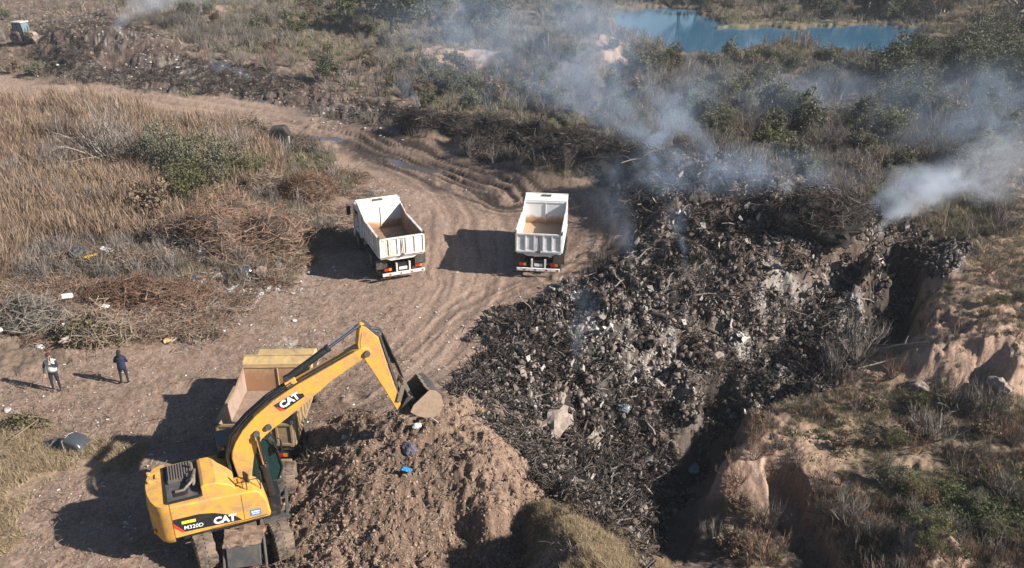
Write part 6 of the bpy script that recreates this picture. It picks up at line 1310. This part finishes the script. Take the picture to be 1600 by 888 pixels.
def head_bits(root, H_, cap=None, long_hair=False):
    c = H_+Vector((0, .0, .045))
    def ell(name, cc, r3, mt, cut=None, sub=3):
        bm = bmesh.new(); bmesh.ops.create_icosphere(bm, subdivisions=sub, radius=1)
        if cut: bmesh.ops.delete(bm, geom=[v for v in bm.verts if cut(v.co)], context='VERTS')
        for v in bm.verts: v.co = Vector((v.co.x*r3[0], v.co.y*r3[1], v.co.z*r3[2]))+cc
        me = bpy.data.meshes.new(name); bm.to_mesh(me); bm.free(); me.materials.append(mt); me.polygons.foreach_set('use_smooth', [True]*len(me.polygons)); return link(name, me, root)
    ell('hair', c+Vector((0, -.012, .012)), (.098, .115, .125), M_hair, lambda q: q.y > .35 and q.z < .35)
    if long_hair: ell('hair', c+Vector((0, -.07, -.12)), (.10, .07, .20), M_hair)
    for s in (-1, 1): ell('eye', c+Vector((s*.032, .088, -.005)), (.013, .008, .008), M_hair, sub=1); ell('ear', c+Vector((s*.088, 0, -.01)), (.012, .022, .033), M_skin, sub=2)
    ell('nose', c+Vector((0, .102, -.03)), (.013, .02, .024), M_skin, sub=2); ell('mouth', c+Vector((0, .088, -.068)), (.026, .008, .006), mat('lips', (.3, .12, .1), .6), sub=1)
    if cap: ell('cap', c+Vector((0, .0, .045)), (.102, .118, .09), cap, lambda q: q.z < -.05); MB().prism([(-.07, .09), (.07, .09), (.05, .19), (-.05, .19)], c.z+.04, c.z+.052, axis='z').build('cap_brim', cap, root, bevel=.004)
q = on(90, 611); J = joints(.06, armL=((-.26, .10, 1.16, .048), (-.10, .27, 1.42, .034), (-.075, .20, 1.52, .036)), armR=((.27, .02, 1.15, .048), (.26, .14, .93, .034), (.25, .17, .85, .036)))
r1, H_, _, _ = person('person in pale vest over navy sleeves and dark cap, holding a phone to the ear', (q.x, q.y, q.z), radians(195), J, [M_skin, M_vest, M_trou, M_shoe, M_navy], hscale=1.04)
head_bits(r1, H_, cap=mat('dark_red_cap', (.06, .015, .02), .8))
vb = MB()      # padded vest: rings round the torso
rings = [(.95, .185, .140), (1.06, .178, .135), (1.2, .185, .140), (1.34, .205, .145), (1.43, .190, .125), (1.49, .10, .085)]
for a_, (z_, rx_, ry_) in enumerate(rings): vb.v += [(rx_*cos(2*pi*k/20), ry_*sin(2*pi*k/20)+.0, z_) for k in range(20)]
vb.f = [(i*20+k, i*20+(k+1) % 20, (i+1)*20+(k+1) % 20, (i+1)*20+k) for i in range(5) for k in range(20)]; vb.m = [0]*len(vb.f); vv = vb.build('vest', M_vest, r1, smooth=True)
md = vv.modifiers.new('thickness', 'SOLIDIFY'); md.thickness = .015
MB().box((-.09, .135+.06, 1.60), (.02, .075, .14)).build('phone', M_blk, r1, bevel=.005)
q = on(196, 600); J = joints(.10, armL=((-.28, .02, 1.16, .055), (-.16, .20, 1.08, .04), (-.08, .24, 1.08, .036)), armR=((.28, .02, 1.16, .055), (.17, .20, 1.06, .04), (.09, .24, 1.07, .036)))
r2, H_, _, _ = person('person in navy jacket and dark trousers seen from behind, standing on the dirt', (q.x, q.y, q.z), radians(8), J, [M_skin, M_navy, M_trou, M_shoe, M_navy], hscale=.94)
head_bits(r2, H_, long_hair=True)
jb = MB(); rings = [(.80, .195, .15), (.95, .19, .148), (1.1, .175, .135), (1.3, .20, .145), (1.42, .195, .13), (1.50, .10, .09)]
for z_, rx_, ry_ in rings: jb.v += [(rx_*cos(2*pi*k/20), ry_*sin(2*pi*k/20), z_) for k in range(20)]
jb.f = [(i*20+k, i*20+(k+1) % 20, (i+1)*20+(k+1) % 20, (i+1)*20+k) for i in range(5) for k in range(20)]; jb.m = [0]*len(jb.f); jk = jb.build('jacket', M_navy, r2, smooth=True); md = jk.modifiers.new('thickness', 'SOLIDIFY'); md.thickness = .015
# ------------------------------------------------------------------ smoke (real volumes)
def smoke(px, py, base_h, size, off, dens, label, seed, thr=.48, nscale=.35, col=(.90, .95, 1.0), stretch=(1, 1, 1), rise=0.0, rz=0.0, core=0.0, base=None):
    p = base or on(px, py)
    bm = bmesh.new(); bmesh.ops.create_icosphere(bm, subdivisions=2, radius=1.06)
    for v in bm.verts: v.co = Vector((v.co.x*size[0], v.co.y*size[1], v.co.z*size[2]))
    me = bpy.data.meshes.new('smoke_plume'); bm.to_mesh(me); bm.free()
    m = bpy.data.materials.new('smoke'); m.use_nodes = True; t = m.node_tree; t.nodes.clear(); out = t.nodes.new('ShaderNodeOutputMaterial')
    pv = t.nodes.new('ShaderNodeVolumePrincipled'); t.links.new(pv.outputs[0], out.inputs['Volume']); pv.inputs['Color'].default_value = ((.86, .92, 1.0, 1) if 'white' in label else (.60, .76, 1.0, 1)); pv.inputs['Anisotropy'].default_value = .15
    tc = t.nodes.new('ShaderNodeTexCoord')
    inv = N(t, 'ShaderNodeVectorMath', operation='MULTIPLY'); inv.inputs[1].default_value = (1/size[0], 1/size[1], 1/size[2]); t.links.new(tc.outputs['Object'], inv.inputs[0])
    ln = N(t, 'ShaderNodeVectorMath', operation='LENGTH'); t.links.new(inv.outputs[0], ln.inputs[0])
    fo = N(t, 'ShaderNodeMapRange', interpolation_type='SMOOTHSTEP'); fo.inputs[1].default_value = 1.0; fo.inputs[2].default_value = .15; t.links.new(ln.outputs['Value'], fo.inputs[0])
    mp = N(t, 'ShaderNodeMapping'); mp.inputs['Location'].default_value = (seed*3.1, seed*1.7, seed); mp.inputs['Scale'].default_value = stretch; t.links.new(tc.outputs['Object'], mp.inputs[0])
    nz = N(t, 'ShaderNodeTexNoise'); nz.inputs['Scale'].default_value = nscale; nz.inputs['Detail'].default_value = 5; nz.inputs['Roughness'].default_value = .6; nz.inputs['Distortion'].default_value = .8; t.links.new(mp.outputs[0], nz.inputs['Vector'])
    mr = N(t, 'ShaderNodeMapRange', interpolation_type='SMOOTHSTEP'); mr.inputs[1].default_value = thr-.08; mr.inputs[2].default_value = thr+.2; t.links.new(nz.outputs[0], mr.inputs[0])
    ml = N(t, 'ShaderNodeMath', operation='MULTIPLY'); t.links.new(mr.outputs[0], ml.inputs[0]); t.links.new(fo.outputs[0], ml.inputs[1])
    m2 = N(t, 'ShaderNodeMath', operation='MULTIPLY'); m2.inputs[1].default_value = dens; t.links.new(ml.outputs[0], m2.inputs[0]); t.links.new(m2.outputs[0], pv.inputs['Density'])
    me.materials.append(m)
    o = link('smoke_plume', me, None, (p.x+off[0], p.y+off[1], p.z+base_h), (0, rise, rz)); tag(o, label, kind='stuff'); return o

def plume(px, py, L, head, rise, r0, g, dens, white, label, seed, thr=.44, nsc=.8, fall=1.4, z0=.2, end=.6):
    p = on(px, py); Rm = r0+g*L; zt = rise*math.sqrt(L)
    me = MB().b2((-r0*1.6, -Rm*1.15, -r0*1.5), (L, Rm*1.15, zt+Rm*1.15)).mesh('smoke_plume', [])
    m = bpy.data.materials.new('smoke'); m.use_nodes = True; t = m.node_tree; t.nodes.clear(); out = t.nodes.new('ShaderNodeOutputMaterial')
    pv = t.nodes.new('ShaderNodeVolumePrincipled'); t.links.new(pv.outputs[0], out.inputs['Volume']); pv.inputs['Color'].default_value = (.84, .90, 1.0, 1) if white else (.62, .77, 1.0, 1); pv.inputs['Anisotropy'].default_value = .1
    tc = t.nodes.new('ShaderNodeTexCoord')
    def M(op, a, b=None, c=None):
        n = t.nodes.new('ShaderNodeMath'); n.operation = op
        for i_, v in enumerate((a, b, c)):
            if v is None: continue
            if isinstance(v, bpy.types.NodeSocket): t.links.new(v, n.inputs[i_])
            else: n.inputs[i_].default_value = v
        return n.outputs[0]
    # wobble the coordinates so that the plume tears and sways
    nw = N(t, 'ShaderNodeTexNoise'); nw.inputs['Scale'].default_value = .35/max(.6, r0); nw.inputs['Detail'].default_value = 2; t.links.new(tc.outputs['Object'], nw.inputs['Vector'])
    wv = N(t, 'ShaderNodeVectorMath', operation='MULTIPLY_ADD'); wv.inputs[1].default_value = (Rm*.3, Rm*.9, Rm*.9); wv.inputs[2].default_value = (-Rm*.15, -Rm*.45, -Rm*.45); t.links.new(nw.outputs['Color'], wv.inputs[0])
    sp0 = N(t, 'ShaderNodeSeparateXYZ'); t.links.new(tc.outputs['Object'], sp0.inputs[0]); tt = M('MINIMUM', M('MAXIMUM', M('DIVIDE', sp0.outputs[0], L*.5), 0.0), 1.0)
    sc_ = N(t, 'ShaderNodeVectorMath', operation='SCALE'); t.links.new(wv.outputs[0], sc_.inputs[0]); t.links.new(tt, sc_.inputs['Scale'])
    ad = N(t, 'ShaderNodeVectorMath', operation='ADD'); t.links.new(tc.outputs['Object'], ad.inputs[0]); t.links.new(sc_.outputs[0], ad.inputs[1])
    sp = N(t, 'ShaderNodeSeparateXYZ'); t.links.new(ad.outputs[0], sp.inputs[0]); X, Y, Zc = sp.outputs
    xc = M('MAXIMUM', X, 0.0); zc = M('MULTIPLY', M('SQRT', xc), rise); r = M('MULTIPLY_ADD', xc, g, r0)
    dz = M('SUBTRACT', Zc, zc); xn = M('MINIMUM', X, 0.0); d2 = M('ADD', M('ADD', M('MULTIPLY', Y, Y), M('MULTIPLY', dz, dz)), M('MULTIPLY', xn, xn)); q = M('DIVIDE', M('SQRT', d2), r)
    fo = N(t, 'ShaderNodeMapRange', interpolation_type='SMOOTHSTEP'); fo.inputs[1].default_value = 1.0; fo.inputs[2].default_value = .1; t.links.new(q, fo.inputs[0])
    ef = N(t, 'ShaderNodeMapRange', interpolation_type='SMOOTHSTEP'); ef.inputs[1].default_value = L; ef.inputs[2].default_value = L*end; t.links.new(X, ef.inputs[0])
    mp = N(t, 'ShaderNodeMapping'); mp.inputs['Location'].default_value = (seed*3.1, seed*1.7, seed); mp.inputs['Scale'].default_value = (.45, 1, 1); t.links.new(ad.outputs[0], mp.inputs[0])
    nz = N(t, 'ShaderNodeTexNoise'); nz.inputs['Scale'].default_value = nsc; nz.inputs['Detail'].default_value = 5; nz.inputs['Roughness'].default_value = .62; nz.inputs['Distortion'].default_value = 1.2; t.links.new(mp.outputs[0], nz.inputs['Vector'])
    nm = N(t, 'ShaderNodeMapRange', interpolation_type='SMOOTHSTEP'); nm.inputs[1].default_value = thr-.10; nm.inputs[2].default_value = thr+.22; t.links.new(nz.outputs[0], nm.inputs[0])
    dn = M('MULTIPLY', M('MULTIPLY', M('MULTIPLY', fo.outputs[0], ef.outputs[0]), nm.outputs[0]), M('MULTIPLY', M('POWER', M('DIVIDE', r0, r), fall), dens)); t.links.new(dn, pv.inputs['Density'])
    me.materials.append(m); o = link('smoke_plume', me, None, (p.x, p.y, p.z+z0), (0, 0, radians(head))); tag(o, label, kind='stuff'); return o
plume(1374, 366, 16, 10, 1.4, .55, .30, 4.2, True, 'dense white smoke plume drifting right from the end of the heap', 1, thr=.43, nsc=.75, fall=1.7, end=.35)
smoke(1392, 350, 1.0, (1.7, 1.2, 1.4), (0, 0, 0), 1.6, 'white smoke billow at the foot of the dense plume', 41, thr=.44, nscale=.9)
smoke(1430, 330, 1.9, (3.8, 2.0, 1.6), (0, 0, 0), .6, 'white smoke billow spreading beside the dense plume', 42, thr=.45, nscale=.6)
plume(1345, 345, 12, 20, .9, .5, .22, .55, False, 'thin smoke beside the dense white plume', 2, thr=.44, nsc=.7, fall=1.0)
plume(1055, 262, 38, 128, 1.1, 1.3, .17, .32, False, 'broad blue smoke drifting up and left from the crest of the heap', 3, thr=.45, nsc=.42, fall=.9)
plume(1110, 268, 26, 110, 1.0, 1.3, .18, .20, False, 'thin blue smoke drifting back from the crest of the heap', 4, thr=.46, nsc=.4, fall=.8)
plume(1010, 262, 14, 60, 1.2, .9, .22, .50, False, 'blue smoke rising from the left end of the crest', 5, thr=.44, nsc=.55)
plume(1228, 352, 4, 80, 1.1, .22, .22, 1.6, True, 'small white puff in the middle of the heap crest', 6, thr=.42, nsc=1.3)
plume(1035, 305, 7, 110, 1.5, .4, .2, .8, False, 'thin blue wisp rising from the left part of the heap', 7, thr=.44, nsc=1.0)
plume(985, 430, 8, 100, 1.3, .5, .25, .34, False, 'pale wisp on the left flank of the heap', 8, thr=.44, nsc=.9)
plume(1068, 420, 4, 95, 1.2, .25, .22, .9, False, 'small blue wisp in the middle of the heap', 9, thr=.43, nsc=1.2)
plume(900, 575, 4, 80, 1.0, .35, .25, .55, False, 'thin blue wisp at the lower left of the heap', 10, thr=.43, nsc=1.0)
plume(185, 48, 30, 60, 1.3, 1.1, .22, .9, True, 'white smoke rising behind the far rubbish mound at the upper left', 11, thr=.42, nsc=.4, fall=1.1)
plume(655, 176, 5, 120, .9, .35, .25, .7, False, 'small smoke wisp on the ash band beside the road', 12, thr=.42, nsc=.9)
plume(385, 124, 7, 150, .6, .7, .2, .3, False, 'faint smoke over the far rubbish beyond the road', 13, thr=.42, nsc=.6)
smoke(1130, 300, 1.2, (10, 3.5, 2.0), (0, 0, 0), .20, 'thin blue smoke layer along the crest of the heap', 12, thr=.47, nscale=.5)
smoke(940, 100, 4.0, (12, 14, 7), (-3, 0, 0), .045, 'wide thin smoke drift between the heap and the pond', 13, thr=.44, nscale=.16)
smoke(1540, 240, 3.0, (13, 9, 6), (0, 0, 0), .07, 'thin smoke veil fading toward the right edge', 14, thr=.46, nscale=.25)
smoke(1260, 180, 2.0, (17, 10, 4.5), (0, 0, 0), .04, 'faint smoke veil over the scrub behind the heap', 16, thr=.44, nscale=.2)
# air
hz = MB().b2((-170, -12, -7), (170, 300, 27)).mesh('haze', [])
m = bpy.data.materials.new('haze'); m.use_nodes = True; t = m.node_tree; t.nodes.clear(); out = t.nodes.new('ShaderNodeOutputMaterial'); pv = t.nodes.new('ShaderNodeVolumePrincipled')
t.links.new(pv.outputs[0], out.inputs['Volume']); pv.inputs['Color'].default_value = (.80, .88, 1.0, 1); pv.inputs['Density'].default_value = .0003; hz.materials.append(m)
o = link('haze', hz); tag(o, kind='stuff')
